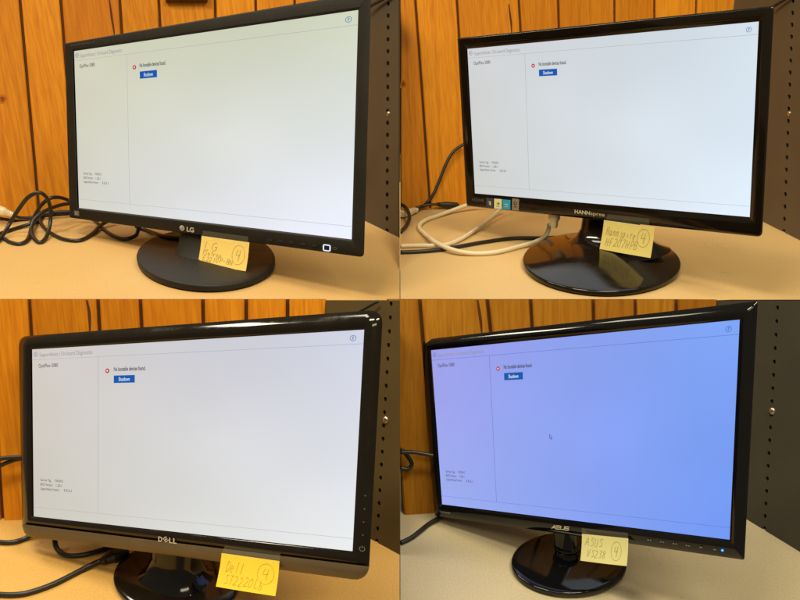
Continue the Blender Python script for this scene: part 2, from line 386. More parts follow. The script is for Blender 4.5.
# ------------------------------------------------------------------ perforated grey side panels
def perforated(q, base_a, base_b, top_c, quad, holes, screw, col, label, hw_px=1.6, hh_px=2.3):
    """quad: outline in the photo; holes: line of hole centres [(px,py)...]"""
    A, B = desk(q, *base_a), desk(q, *base_b); C = hit(*top_c, WALL[q]); pl = plane3(A, B, C)
    n = pl[0] if pl[0].dot(EYE - A) > 0 else -pl[0]
    m = paint_mat('grey_panel_paint', col, 1)
    e1 = (B - A).normalized(); e2 = n.cross(e1)
    if e2.z < 0: e2 = -e2
    O = [hit(*p, pl) for p in quad]
    def c2(X): v = X - A; return np.array((v.dot(e1), v.dot(e2)))
    ha, hb = c2(hit(*holes[0], pl)), c2(hit(*holes[-1], pl)); nh = len(holes)
    H2 = [ha + (hb - ha)*i/(nh - 1) for i in range(nh)]
    def to_px(c):
        X = A + e1*float(c[0]) + e2*float(c[1]) - EYE; zc = X.y*cp - X.z*sp; return (CX + F*X.x/zc, CY + F*(-X.y*sp - X.z*cp)/zc)
    # strip of square cells down the hole line, each cell with a round hole
    cor = [c2(x) for x in O]                                   # base left, base right, top right, top left
    step = (H2[-1] - H2[0])/(len(H2) - 1); sl = np.linalg.norm(step); dv = step/sl; pv = np.array((-dv[1], dv[0]))
    if pv[0] < 0: pv = -pv
    hw = .010
    V, Fc = [], []
    def add2(p, k=0.0): V.append(A + e1*float(p[0]) + e2*float(p[1]) + n*k); return len(V) - 1
    NS = 24
    def clampt(p):                                             # keep the strip inside the top and base edges of the sheet
        for a, b, sg in ((cor[3], cor[2], 1), (cor[0], cor[1], -1)):
            e = (b - a)/np.linalg.norm(b - a); nn = np.array((-e[1], e[0]))*sg; dd = (p - a) @ nn
            if dd > 0: p = p - dv*(dd/(dv @ nn))
        return p
    for c in H2:
        sq = []; ci = []; x0_, y0_ = to_px(c)
        ov = [c2(hit(x0_ + hw_px*math.cos(2*math.pi*k/NS), y0_ + hh_px*math.sin(2*math.pi*k/NS), pl)) for k in range(NS)]
        if (ov[0] - c) @ pv < 0: ov = [ov[(NS//2 - k) % NS] for k in range(NS)]
        if (ov[NS//4] - c) @ dv < 0: ov = [ov[-k % NS] for k in range(NS)]
        for k in range(NS):
            a = 2*math.pi*k/NS; ca, sa = math.cos(a), math.sin(a); mx = max(abs(ca), abs(sa))
            sq.append(add2(clampt(c + pv*hw*ca/mx + dv*sl*.5*sa/mx))); ci.append(add2(ov[k]))
        bk = [add2(ov[k], -.0025) for k in range(NS)]
        for k in range(NS):
            j = (k+1) % NS
            Fc.append((sq[k], sq[j], ci[j], ci[k])); Fc.append((ci[k], ci[j], bk[j], bk[k]))
    # side sheets left and right of the strip and its two ends
    def isect(p, dr, a, b):
        Mx = np.array([[dr[0], -(b-a)[0]], [dr[1], -(b-a)[1]]]); t = np.linalg.solve(Mx, a - p); return p + dr*t[0]
    h0, h1 = H2[0] - step*.5, H2[-1] + step*.5                 # top end, bottom end of the strip
    up_ = -dv if -dv[1] > 0 else dv
    for sgn, (cb, ct) in ((-1, (cor[0], cor[3])), (1, (cor[1], cor[2]))):
        bl = isect(h1 + pv*hw*sgn, dv, cor[0], cor[1]); tl = isect(h0 + pv*hw*sgn, dv, cor[3], cor[2])
        q1, q0_ = h1 + pv*hw*sgn, h0 + pv*hw*sgn
        mid = ([q1] if (q1 - bl) @ up_ > 1e-4 else []) + ([q0_] if (tl - q0_) @ up_ > 1e-4 else [])
        Fc.append(tuple(add2(x) for x in [cb, bl] + mid + [tl, ct]))
    bl, br = isect(h1 - pv*hw, dv, cor[0], cor[1]), isect(h1 + pv*hw, dv, cor[0], cor[1])
    if (h1 - pv*hw - bl) @ up_ > 1e-4 and (h1 + pv*hw - br) @ up_ > 1e-4: Fc.append((add2(bl), add2(br), add2(h1 + pv*hw), add2(h1 - pv*hw)))
    tl, tr = isect(h0 - pv*hw, dv, cor[3], cor[2]), isect(h0 + pv*hw, dv, cor[3], cor[2])
    if (tl - h0) @ up_ > 1e-4: Fc.append((add2(h0 - pv*hw), add2(h0 + pv*hw), add2(tr), add2(tl)))
    bm_o = link_mesh('perforated_panel', V, Fc, m); tag(bm_o, label, 'panel')
    # closed near-black box behind it: paints the shade inside the holes
    bk = [add2(c, -.022) for c in cor]; fr = [add2(c, -.0026) for c in cor]
    Vb = [V[i] for i in fr] + [V[i] for i in bk]
    if q in ('TL', 'BL'): Vb = [Vector((min(v.x, -.0008), v.y, v.z)) for v in Vb]
    link_mesh('hole_shade_backing', Vb, [(0, 1, 2, 3), (7, 6, 5, 4)] + [(j, (j+1) % 4, 4 + (j+1) % 4, 4+j) for j in range(4)], M['dark'], bm_o)
    for sp_ in screw:
        c = hit(*sp_, pl); loops = []
        for r, k in ((.0042, .0), (.0042, .0012), (.003, .0024), (.0008, .0027)):
            loops.append([c + (e1*math.cos(2*math.pi*j/14) + e2*math.sin(2*math.pi*j/14))*r + n*k for j in range(14)])
        auto_smooth(link_mesh('screw', *loops_mesh(loops, cap_last=True), M['steel'], bm_o), 40)
    return pl, n
def hole_line(p0, p1, pitch):
    n = int(round(math.dist(p0, p1)/pitch)); return [(p0[0] + (p1[0]-p0[0])*i/n, p0[1] + (p1[1]-p0[1])*i/n) for i in range(n+1)]
PAN = {}
PAN['TL'] = perforated('TL', (366, 221.4), (400, 238), (331, 0), [(311, 194.6), (400, 238), (400, -14), (332.5, -14)],
    hole_line((388.2, 3.6), (386.9, 230.5), 11.95), [(388.6, 113.8)], (.072, .054, .034), 'brown grey perforated metal panel at the right of the matte black monitor')
PAN['TR'] = perforated('TR', (765.4, 223), (800, 240.4), (735, 0), [(711, 195.8), (830, 255.5), (830, -14), (736.7, -14)],
    hole_line((792.8, 1), (783.7, 231.3), 12.1), [(789.5, 113.5)], (.098, .073, .046), 'tan grey perforated metal panel at the right edge of the upper right bay')
PAN['BL'] = perforated('BL', (372.4, 540), (400, 555), (325.7, 300), [(313, 508), (400, 555), (400, 300.4), (325.7, 300.4)],
    hole_line((391, 303.7), (376.7, 541), 13.0), [(385.8, 420)], (.098, .066, .026), 'olive brown perforated metal panel beside the monitor with a silver chin')
PAN['BR'] = perforated('BR', (747.6, 520), (800, 552), (717.4, 300), [(706.5, 495), (838, 575.2), (838, 300.4), (717.4, 300.4)],
    hole_line((777.4, 307.7), (764.2, 528.5), 13.1), [(772.4, 411)], (.060, .055, .044), 'dark grey perforated metal panel beside the monitor with the blue screen')

# thin divider between the bays: cables pass through it
def divider(q, pts, label):
    V = [(x, y, z) for x in (-.0005, .0005) for y, z in pts]; n = len(pts)
    o = link_mesh('divider', V, [tuple(range(n)), tuple(range(2*n-1, n-1, -1))] + [(i, (i+1) % n, n+(i+1) % n, n+i) for i in range(n)], DM[q]); tag(o, label, 'divider')
divider('TR', [(1.16, UP), (1.50, UP), (1.56, UP + .10), (1.45, UP + .10)], 'thin low divider standing on the upper desks between the two monitors')

# ------------------------------------------------------------------ monitors
SCR = {'TL': [(73.1, 50.9), (358.0, 9.5), (351.4, 239.4), (78.1, 207.8)], 'TR': [(466.6, 49.1), (758, 21.7), (749, 217.4), (474.2, 193.6)],
       'BL': [(30.9, 349.3), (363.3, 329.4), (351.6, 551.4), (32.5, 516.5)], 'BR': [(430.3, 350.3), (739.1, 319.6), (729, 540), (441.3, 504.5)]}
POSE = {'TL': dict(n=(.56095, .79730, -.22282), D=.71551), 'TR': dict(n=(.72423, .68490, .08001), D=1.03873),
        'BL': dict(n=(.42855, .79757, -.42454), D=.43851), 'BR': dict(n=(.63282, .72029, -.28412), D=.65399)}
ASP = dict(TL=1.6, TR=1.775, BL=1.775, BR=1.775)
class Face:
    """the front plane of one monitor: local x right 0..aspect, y down 0..1 (in screen heights), d metres towards the viewer"""
    def __init__(s, q):
        s.q = q; s.n = Vector(POSE[q]['n']).normalized(); s.D = POSE[q]['D']; s.a = ASP[q]; s.pl = (s.n, s.D)
        A, b = [], []
        for (x, y), (u, v) in zip(((0, 0), (s.a, 0), (s.a, 1), (0, 1)), SCR[q]):
            A += [[x, y, 1, 0, 0, 0, -u*x, -u*y], [0, 0, 0, x, y, 1, -v*x, -v*y]]; b += [u, v]
        s.Hm = np.append(np.linalg.solve(np.array(A), np.array(b)), 1).reshape(3, 3); s.Hi = np.linalg.inv(s.Hm)
    def loc(s, px, py): v = s.Hi @ np.array((px, py, 1)); return np.array((v[0]/v[2], v[1]/v[2]))
    def P(s, x, y, d=0.0):
        v = s.Hm @ np.array((x, y, 1)); return hit(v[0]/v[2], v[1]/v[2], s.pl) - s.n*d
    def Q(s, x, y, d=0.0):
        v = s.Hm @ np.array((x, y, 1)); return hit(v[0]/v[2], v[1]/v[2], (s.n, s.D - d))
    def px(s, px, py, d=0.0): return s.P(*s.loc(px, py), d)
FACE = {q: Face(q) for q in SCR}
def round_quad(c, r, k=6):
    """rounded corners for a quad given clockwise from top left; r per corner"""
    out = []; c = [np.array(x, float) for x in c]
    for i in range(4):
        p, a, b = c[i], c[i-1] - c[i], c[(i+1) % 4] - c[i]; a /= np.linalg.norm(a); b /= np.linalg.norm(b)
        for j in range(k + 1):
            t = j/k; s0, s1 = p + a*r[i], p + b*r[i]
            out.append(s0*(1-t)**2 + 2*p*t*(1-t) + s1*t*t)
    return out
def inset(c, dl, dt, dr, db):
    c = [np.array(x, float) for x in c]
    return [c[0] + (dl, dt), c[1] + (-dr, dt), c[2] + (-dr, -db), c[3] + (dl, -db)]

def flat(name, f, poly, d, m, parent, thick=0.0):
    """small plate on the face from local outline"""
    top = [f.P(x, y, d) for x, y in poly]
    if not thick: return link_mesh(name, top, [tuple(range(len(top)))], m, parent)
    V, Fc = loops_mesh([[f.P(x, y, d - thick) for x, y in poly], top], True, True); return link_mesh(name, V, Fc, m, parent)
def circ(c, r, n=20, ry=None): return [(c[0] + r*math.cos(2*math.pi*k/n), c[1] + (ry or r)*math.sin(2*math.pi*k/n)) for k in range(n)]
def text_geo(body, bold=0.0, font_scale=1):
    cu = bpy.data.curves.new('text', 'FONT'); cu.body = body; cu.offset = bold; cu.resolution_u = 3
    ob = bpy.data.objects.new('text', cu); COL.objects.link(ob); dg = bpy.context.evaluated_depsgraph_get()
    me = bpy.data.meshes.new_from_object(ob.evaluated_get(dg)); bpy.data.objects.remove(ob); bpy.data.curves.remove(cu)
    V = [v.co.copy() for v in me.vertices]; Fc = [tuple(p.vertices) for p in me.polygons]; bpy.data.meshes.remove(me)
    return V, Fc
def text_on(f, body, L0, R0, hgt, d, bold=0.0, slant=0.0, pxs=True):
    """text from baseline start to baseline end (photo px), cap height in screen heights -> verts, faces"""
    V, Fc = text_geo(body, bold); x0, x1 = min(v.x for v in V), max(v.x for v in V)
    a, b = (f.loc(*L0), f.loc(*R0)) if pxs else (np.array(L0), np.array(R0)); e = b - a; u = e/np.linalg.norm(e); w_ = np.array((u[1], -u[0]))
    out = []
    for v in V:
        p = a + e*((v.x - x0)/(x1 - x0)) + w_*(v.y/.69*hgt) + u*slant*v.y*hgt
        out.append(f.P(p[0], p[1], d))
    return out, Fc
def ribbon(pts, wd):
    """2-d polyline -> flat stroke polygons (list of verts, faces)"""
    V, Fc = [], []; pts = [np.array(p, float) for p in pts]
    for i, p in enumerate(pts):
        t = pts[min(i+1, len(pts)-1)] - pts[max(i-1, 0)]; t = t/(np.linalg.norm(t) + 1e-9); nn = np.array((-t[1], t[0]))*wd*.5
        V += [p + nn, p - nn]
        if i: Fc.append((2*i-2, 2*i-1, 2*i+1, 2*i))
    return V, Fc
def lift(f, vf, d): return [f.P(p[0], p[1], d) for p in vf[0]], vf[1]

RULE = [None]
def screen_ui(f, scr, ui):
    """the diagnostics page: the same page on every screen, laid out in screen fractions"""
    a = f.a; D0 = -.0014
    def X(u): return u*a
    def bar(u0, v0, u1, v1): return [(X(u0), v0), (X(u1), v0), (X(u1), v1), (X(u0), v1)]
    rl = []
    for u0, v0, u1, v1 in ((0, .0605, 1, .0622), (.2498, .061, .2510, .941), (0, .9405, 1, .942)):
        p = bar(u0, v0, u1, v1); rl.append(([f.P(x, y, D0) for x, y in p], [(0, 1, 2, 3)]))
    link_mesh('divider_line', *merge(*rl), RULE[0], scr)
    def txt(name, lines, m, bold=0.0):
        g = [text_on(f, s, (X(u0), v), (X(u1), v), h, D0, bold, pxs=False) for s, u0, u1, v, h in lines]
        link_mesh(name, *merge(*g), m, scr)
    txt('header_text', [('SupportAssist | On-board Diagnostics', ui['hx0'], ui['hx1'], 0.0445, .0225)], M['ink_soft'], .004)
    txt('model_text', [('OptiPlex 5080', ui['mx0'], ui['mx1'], .1075, .021)], M['ink'], .004)
    ex, bx0, bx1 = ui['ex'], ui['bx0'], ui['bx1']
    txt('error_text', [('No bootable devices found.', bx0, ui['tx1'], ui['ey'], .0215)], M['ink'], .018)
    link_mesh('shutdown_button', [f.P(x, y, D0) for x, y in bar(bx0, ui['by0'], bx1, ui['by1'])], [(0, 1, 2, 3)], M['blue'], scr)
    bm_, bw = (bx0 + bx1)/2, (bx1 - bx0)
    g = text_on(f, 'Shutdown', (X(bm_ - bw*.26), (ui['by0'] + ui['by1'])/2 + .010), (X(bm_ + bw*.27), (ui['by0'] + ui['by1'])/2 + .010), .020, D0 + .0002, .012, pxs=False)
    link_mesh('button_text', *g, M['white'], scr)
    # red error badge: ring with a pale cross inside
    c = (X(ex), ui['ey'] - .003)
    disc = ([f.P(x, y, D0) for x, y in circ(c, .0125)], [tuple(range(20))])
    link_mesh('error_icon', *disc, M['red'], scr)
    cr = [lift(f, ribbon([(c[0] - .0045*s, c[1] - .0045), (c[0] + .0045*s, c[1] + .0045)], .004), D0 + .0002) for s in (1, -1)]
    link_mesh('error_cross', *merge(*cr), M['white'], scr)
    # round logo and help icon
    def ringg(c, r, w_): return lift(f, ribbon(circ(c, r, 24) + circ(c, r, 24)[:2], w_), D0)
    lc = (X(.0150), .030)
    t = text_on(f, 'D∈LL'.replace('∈', 'E'), (lc[0] - .008, lc[1] + .0035), (lc[0] + .008, lc[1] + .0035), .008, D0, .01, pxs=False)
    link_mesh('screen_logo', *merge(ringg(lc, .0125, .0025), t), M['blue_line'], scr)
    hc = (X(.976), .0345)
    t = text_on(f, '?', (hc[0] - .004, hc[1] + .0065), (hc[0] + .004, hc[1] + .0065), .0135, D0, .01, pxs=False)
    link_mesh('help_icon', *merge(ringg(hc, .0118, .0022), t), M['blue_line'], scr)
    ls = ui['ls']
    txt('service_text', [('Service Tag:', ls, ls + .0425, .779, .0150), ('7VKD0Y2', ls + .057, ls + .089, .779, .0150),
                         ('BIOS Version:', ls, ls + .048, .806, .0150), ('1.20.1', ls + .062, ls + .084, .806, .0150),
                         ('SupportAssist Version:', ls, ls + .074, .832, .0150), ('5.0.2.1', ls + .092, ls + .122, .832, .0150)], M['ink'], .003)
    if ui.get('pointer'):
        pc = f.loc(*ui['pointer']); sc = .017
        pts = [(0, 0), (0, 1.5), (.35, 1.2), (.6, 1.75), (.8, 1.65), (.55, 1.1), (1.05, 1.1)]
        P = [(pc[0] + x*sc, pc[1] + (y - .9)*sc) for x, y in pts]
        ax = ribbon(P + P[:2], .003)
        link_mesh('mouse_pointer', *lift(f, ax, D0), M['ink'], scr)

def oval(c, a, b, rot=0, n=64): return [(c[0] + a*math.cos(t)*math.cos(rot) - b*math.sin(t)*math.sin(rot), c[1] + a*math.cos(t)*math.sin(rot) + b*math.sin(t)*math.cos(rot)) for t in [2*math.pi*k/n for k in range(n)]]
def monitor(q, label, outer, rad, bez, scols, ui, frame_m, base, neck, back_in=.07, prof=None, rnd=None):
    f = FACE[q]; root = bpy.data.objects.new('monitor', None); COL.objects.link(root)
    root.empty_display_size = .05; tag(root, label, 'monitor', 'computer monitors on desks')
    oc = [f.loc(*p) for p in outer]
    sc = [np.array(p, float) for p in ((0, 0), (f.a, 0), (f.a, 1), (0, 1))]
    ir = [.004]*4
    # front frame: rounded outline, small bevel, flat or sloped land, step down to the panel
    b = bez; loops2 = [(round_quad(oc, rad), -.0032), (round_quad(oc, rad), -.0011), (round_quad(inset(oc, *[b*.35]*4), rad), -.0003), (round_quad(inset(oc, *[b]*4), rad), 0)]
    if rnd and len(rnd) == 3:                                  # a broad, gently curved bevel
        rb, rk, a0 = rnd; loops2 = [(round_quad(oc, rad), -rb - .003)]; a1 = 80
        for k in range(11):
            g = lambda t: (math.cos(math.radians(a0)) - math.cos(math.radians(a0 + (a1-a0)*t)), math.sin(math.radians(a0 + (a1-a0)*t)) - math.sin(math.radians(a0)))
            x, y = g(k/10); xm, ym = g(1); kk = rk*x/xm; cc = [oc[i] + (sc[i] - oc[i])*kk for i in range(4)]
            loops2.append((round_quad(cc, [r*(1-kk) + .004*kk for r in rad]), -rb*(1 - y/ym)))
    elif rnd:                                                    # a rounded outer edge: radius back in metres, share of the band
        rb, rk = rnd; loops2 = [(round_quad(oc, rad), -rb - .002)]
        for k in range(9):
            ph = math.pi/2*k/8; kk = rk*(1 - math.cos(ph)); cc = [oc[i] + (sc[i] - oc[i])*kk for i in range(4)]
            loops2.append((round_quad(cc, [r*(1-kk) + .004*kk for r in rad]), -rb*(1 - math.sin(ph))))
    if prof:                                                   # a rounded, sloping surround
        for k, dd in prof:
            cc = [oc[i] + (sc[i] - oc[i])*k for i in range(4)]; loops2.append((round_quad(cc, [r*(1-k) + .004*k for r in rad]), dd))
    else:
        loops2.append((round_quad([s + np.array(o) for s, o in zip(sc, ((-.010, -.010), (.010, -.010), (.010, .010), (-.010, .010)))], ir), 0))
    dlast = loops2[-1][1]
    loops2 += [(round_quad([s + np.array(o) for s, o in zip(sc, ((-.004, -.004), (.004, -.004), (.004, .004), (-.004, .004)))], ir), min(dlast, 0) - .0008),
               (round_quad(sc, ir), -.0022)]
    V, Fc = loops_mesh([[f.Q(x, y, d) for x, y in lp] for lp, d in loops2])
    fr = auto_smooth(link_mesh('bezel', V, Fc, frame_m, root), 28)
    # shell behind
    bl = [(round_quad(oc, rad), loops2[0][1]), (round_quad(inset(oc, *[back_in]*4), rad), -.016), (round_quad(inset(oc, *[back_in*2.2]*4), [.05]*4), -.030), (round_quad(inset(oc, *[back_in*3.6]*4), [.05]*4), -.036)]
    V, Fc = loops_mesh([[f.Q(x, y, bl[0][1]) for x, y in bl[0][0]]] + [[f.P(x, y, d + (bl[0][1] + .0032)) for x, y in lp] for lp, d in bl[1:]], cap_last=True)
    auto_smooth(link_mesh('back_shell', V, Fc, M['matte'], root), 40)
    # lit panel
    nx, ny = 12, 8; V, UV, Fc = [], [], []
    for j in range(ny+1):
        for i in range(nx+1): V.append(f.P(f.a*i/nx, j/ny, -.0018)); UV.append((i/nx, 1 - j/ny))
    for j in range(ny):
        for i in range(nx): k = j*(nx+1) + i; Fc.append((k, k+1, k+nx+2, k+nx+1))
    RULE[0] = M['rule_blue' if q == 'BR' else 'rule']
    scr = link_mesh('screen', V, Fc, screen_mat('lit_lcd_panel', scols), root, uvs=UV)
    screen_ui(f, scr, ui)
    # foot: an oval disc, measured on the desk
    (bc, ba, bb, brot), thick, dome, bm_ = base
    z = ZD[q]; ell = [hit(x, y, hz(z + thick)) for x, y in oval(bc, ba, bb, brot)]
    cen = sum(ell, Vector())/len(ell)
    def ring(k, dz, zz=None): return [Vector((cen.x + (p.x - cen.x)*k, cen.y + (p.y - cen.y)*k, (z + thick + dz) if zz is None else z + zz)) for p in ell]
    loops = [ring(.97, 0, .0005), ring(1.006, 0, .0022), ring(1.008, -.0022), ring(1.0, -.0006), ring(.985, 0)]
    loops += [ring(k, dz) for k, dz in dome]
    V, Fc = loops_mesh(loops, cap_first=True, cap_last=True)
    auto_smooth(link_mesh('base', V, Fc, bm_, root), 50)
    if neck: neck(f, root, cen, z, thick)
    return f, root, fr, cen

def loft_neck(spec, m, name='neck'):
    """spec: list of (t, half width, half depth) from foot (t=0) to the back of the panel (t=1)"""
    def go(f, root, cen, z, thick):
        top = f.P(f.a*spec['u'], spec['v'], -.026)
        bot = Vector((cen.x, cen.y, z + thick)) + Vector(spec.get('shift', (0, 0, 0)))
        xd = Vector((-f.n.y, f.n.x, 0)).normalized()*-1; yd = Vector((f.n.x, f.n.y, 0)).normalized()
        loops = []
        for t, hw, hd in spec['ts']:
            c = bot.lerp(top, t); loops.append([c + xd*hw*math.copysign(abs(math.cos(2*math.pi*k/32))**.75, math.cos(2*math.pi*k/32)) + yd*hd*math.copysign(abs(math.sin(2*math.pi*k/32))**.75, math.sin(2*math.pi*k/32)) for k in range(32)])
        auto_smooth(link_mesh(name, *loops_mesh(loops, True, True), m, root), 45)
        for t, hw in spec.get('rings', ()):
            c = bot.lerp(top, t); lp = []
            for dz, r in ((0, hw*.98), (.0015, hw*1.06), (.0045, hw*1.06), (.006, hw*.98)):
                lp.append([c + Vector((math.cos(2*math.pi*k/32)*r, math.sin(2*math.pi*k/32)*r, dz)) for k in range(32)])
            auto_smooth(link_mesh('neck_collar', *loops_mesh(lp, True, True), m, root), 45)
    return go

UI0 = dict(hx0=.030, hx1=.230, mx0=.026, mx1=.102, ex=.2825, bx0=.305, bx1=.376, tx1=.411, ey=.143, by0=.167, by1=.2075, ls=.0305)
E1 = [(.9, .0006), (.6, .0018), (.3, .0024), (.06, .0026)]

# --- upper left: matte black, thin squared frame
fTL, mTL, bzTL, cTL = monitor('TL', 'matte black monitor with squared frame and white lit power button on a matte round base',
    [(64.7, 43.4), (371.2, -9), (364, 257.4), (69.7, 217.6)], [.006, .006, .022, .012], .006,
    [(.62, .61, .46), (.62, .66, .51), (.66, .65, .57), (.84, .87, 1.0)], dict(UI0), M['matte'],
    (((205.6, 256.6), 68.8, 28.2, .02), .011, E1, M['matte']),
    loft_neck(dict(u=.47, v=.80, ts=[(0, .052, .034), (.12, .044, .026), (.3, .038, .020), (1, .036, .016)]), M['matte']), back_in=.10)
# --- upper right: glossy black, mitred frame, flared neck
fTR, mTR, bzTR, cTR = monitor('TR', 'glossy black monitor with four small stickers on its frame and a wide flared glossy base',
    [(457.3, 38.2), (774.3, 5.5), (762.2, 237.2), (466.7, 206.0)], [.012, .012, .03, .014], .008,
    [(.62, .63, .64), (.66, .75, .83), (.63, .64, .61), (.75, .86, .98)], dict(UI0), M['gloss'],
    (((602, 260.8), 78.6, 29.6, .035), .009, [(.93, .0016), (.8, .0050), (.62, .0105), (.45, .0155), (.3, .019), (.06, .020)], M['gloss_soft']),
    loft_neck(dict(u=.50, v=.90, ts=[(0, .073, .070), (.05, .066, .056), (.12, .058, .043), (.25, .050, .030), (.5, .043, .018), (.7, .041, .013), (1, .040, .012)], shift=(.026, .022, .012)), M['gloss']), back_in=.10,
    prof=[(.30, .0), (.62, -.0004), (.86, -.0012)], rnd=(.004, .16))
# --- lower left: glossy with silver chin
fBL, mBL, bzBL, cBL = monitor('BL', 'glossy black monitor with rounded corners, dark silver strip along its bottom and side touch marks',
    [(18.4, 336.6), (383.2, 309.3), (368.9, 572.4), (22.2, 526.5)], [.065, .065, .03, .03], .010,
    [(.63, .58, .53), (.62, .65, .78), (.61, .58, .50), (.80, .82, .83)], dict(UI0), M['gloss'],
    (((176, 578), 62.5, 36, .03), .008, E1, M['gloss']),
    loft_neck(dict(u=.47, v=.88, ts=[(0, .046, .036), (.08, .036, .026), (.3, .030, .020), (1, .032, .016)]), M['gloss2']), back_in=.09,
    prof=[(.70, -.0004), (.88, -.0014)], rnd=(.0075, .60, 42))
# --- lower right: glossy, flat lower frame
fBR, mBR, bzBR, cBR = monitor('BR', 'glossy black monitor showing a violet blue screen with a blue power light at its corner',
    [(420.8, 340), (757.9, 301), (744.4, 560.0), (434.7, 515.7)], [.012, .014, .010, .008], .008,
    [(.34, .34, .80), (.20, .37, .94), (.35, .43, .90), (.155, .30, .88)], dict(UI0, pointer=(549, 437)), M['gloss2'],
    (((569.2, 562.4), 57.4, 30.6, .03), .008, E1, M['gloss2']),
    loft_neck(dict(u=.46, v=.84, ts=[(0, .016, .016), (.05, .0125, .0125), (.5, .0115, .0115), (1, .013, .013)], rings=[(.10, .0145)], shift=(0, .012, 0)), M['gloss2']), back_in=.09,
    prof=[(.70, -.0004), (.88, -.0012)], rnd=(.0065, .60, 42))

# parts on the frames -------------------------------------------------
def dl(q, px, py): return FACE[q].loc(px, py)
def plate(name, q, pxs, m, parent, d=.0012, thick=.0012): return flat(name, FACE[q], [dl(q, *p) for p in pxs], d, m, parent, thick)
def letters(name, q, body, a, b, cap, m, parent, bold=0.0, d=.0007): return link_mesh(name, *text_on(FACE[q], body, a, b, cap, d, bold), m, parent)
# upper left
f = fTL
c = dl('TL', 182.3, 228)
lg = [([f.P(x, y, .0006) for x, y in circ(c, .0150, 24)], [tuple(range(24))])]
link_mesh('round_logo', *merge(*lg), M['silver'], mTL)
face_marks = [ribbon([(c[0] + .0085*math.cos(t), c[1] + .0085*math.sin(t)) for t in np.linspace(-1.5, 3.2, 14)][::-1], .0022), ribbon([(c[0], c[1] - .005), (c[0], c[1] + .004), (c[0] + .004, c[1] + .004)], .002)]
link_mesh('round_logo_mark', *merge(*[lift(f, g, .0009) for g in face_marks]), M['dark'], mTL)
letters('brand_letters', 'TL', 'LG', (187.0, 231.2), (194.3, 232.4), .0250, M['silver'], mTL, .03)
letters('series_letters', 'TL', 'FLATRON E2210', (71.5, 46.6), (95, 43.0), .0105, M['grey_print'], mTL, .0)
for x, y in ((270.6, 240.2), (281, 241.4), (291.6, 242.6), (303.4, 244.2), (315, 245.6)):
    plate('button', 'TL', [(x-2.3, y-1.6), (x+2.3, y-1.0), (x+2.2, y+1.4), (x-2.3, y+.8)], M['satin'], mTL, .0009, .0009)
pc = dl('TL', 327, 247.9)
sq = round_quad([pc + np.array(o)*.0135 for o in ((-1.05, -1), (1.05, -1), (1.05, 1), (-1.05, 1))], [.006]*4, 4)
link_mesh('power_button', *lift(f, ribbon(sq + sq[:2], .0055), .0006), M['ring'], mTL)
dc = dl('TL', 335.2, 248.4); link_mesh('sensor_mark', *lift(f, ribbon(circ(dc, .006, 14) + circ(dc, .006, 14)[:2], .0012), .0004), M['mid_print'], mTL)
stk = plate('sticker', 'TL', [(74.2, 210.3), (79.2, 211.0), (79.4, 216.2), (74.4, 215.4)], mat('foil_sticker', (.16, .14, .12), .3, .5, .4), mTL, .0004, .0003)
s0 = dl('TL', 76.8, 213.2); link_mesh('sticker_mark', *merge(*[lift(f, ribbon(g, .003), .0006) for g in ([(s0[0]-.008, s0[1]-.008), (s0[0]-.008, s0[1]+.008), (s0[0]+.008, s0[1]+.008)], [(s0[0], s0[1]-.008), (s0[0]+.008, s0[1]-.008), (s0[0]+.008, s0[1]), (s0[0], s0[1])])]), M['silver'], stk)
# upper right
letters('brand_letters', 'TR', 'HANN', (575.1, 213.0), (590.6, 214.7), .0230, M['silver'], mTR, .035, .0012)
letters('brand_letters', 'TR', 'spree', (591.2, 214.7), (605.3, 216.3), .0230, M['silver'], mTR, .004, .0012)
letters('port_letters', 'TR', 'HDMI', (472.6, 200.6), (484.5, 201.8), .0190, M['grey_print'], mTR, .02, .0012)
def sticker(px, col, marks, rough=.35):
    o = plate('sticker', 'TR', px, mat('sticker_paper', col, rough, .5), mTR, .0016, .0010)
    c = sum(dl('TR', *p) for p in px)/4; gs = {}
    for m, kind, args in marks:
        g = ([FACE['TR'].P(c[0] + x, c[1] + y, .0019) for x, y in args], [tuple(range(len(args)))]) if kind == 'poly' else lift(FACE['TR'], ribbon([(c[0] + x, c[1] + y) for x, y in args[0]], args[1]), .0020)
        gs.setdefault(m.name, (m, []))[1].append(g)
    for m, g in gs.values(): link_mesh('sticker_mark', *merge(*g), m, o)
yel, grn, sky, blk, red_, wht = (mat(n, c, .4) for n, c in (('sticker_yellow', (.80, .55, .03)), ('sticker_green', (.12, .30, .10)), ('sticker_sky', (.02, .25, .62)), ('sticker_black', (.015, .013, .012)), ('sticker_red', (.55, .06, .02)), ('sticker_white', (.75, .75, .68))))
sticker([(486.9, 197.7), (493.7, 198.5), (493.7, 208.2), (486.9, 207.5)], (.035, .05, .10), [(sky, 'poly', [(-.012, -.016), (-.001, -.018), (-.001, -.004), (-.012, -.002)]), (yel, 'poly', [(.0, -.016), (.012, -.012), (.012, .014), (.0, .012)]), (red_, 'poly', [(-.010, 0), (-.001, -.002), (-.001, .008), (-.008, .009)])])
sticker([(494.8, 198.5), (502.2, 199.3), (502.2, 208.9), (494.8, 208.1)], (.78, .74, .46), [(grn, 'poly', circ((.006, -.004), .009, 14)), (yel, 'poly', circ((-.007, -.004), .007, 12)), (grn, 'line', ([(-.013, .016), (.013, .016)], .003))])
sticker([(503.1, 199.4), (510.9, 200.1), (510.7, 209.6), (503.1, 208.9)], (.02, .35, .62), [(wht, 'line', ([(-.013, .0), (-.004, -.006), (.006, .002), (.013, -.006)], .004)), (wht, 'line', ([(-.012, .014), (.012, .014)], .003))])
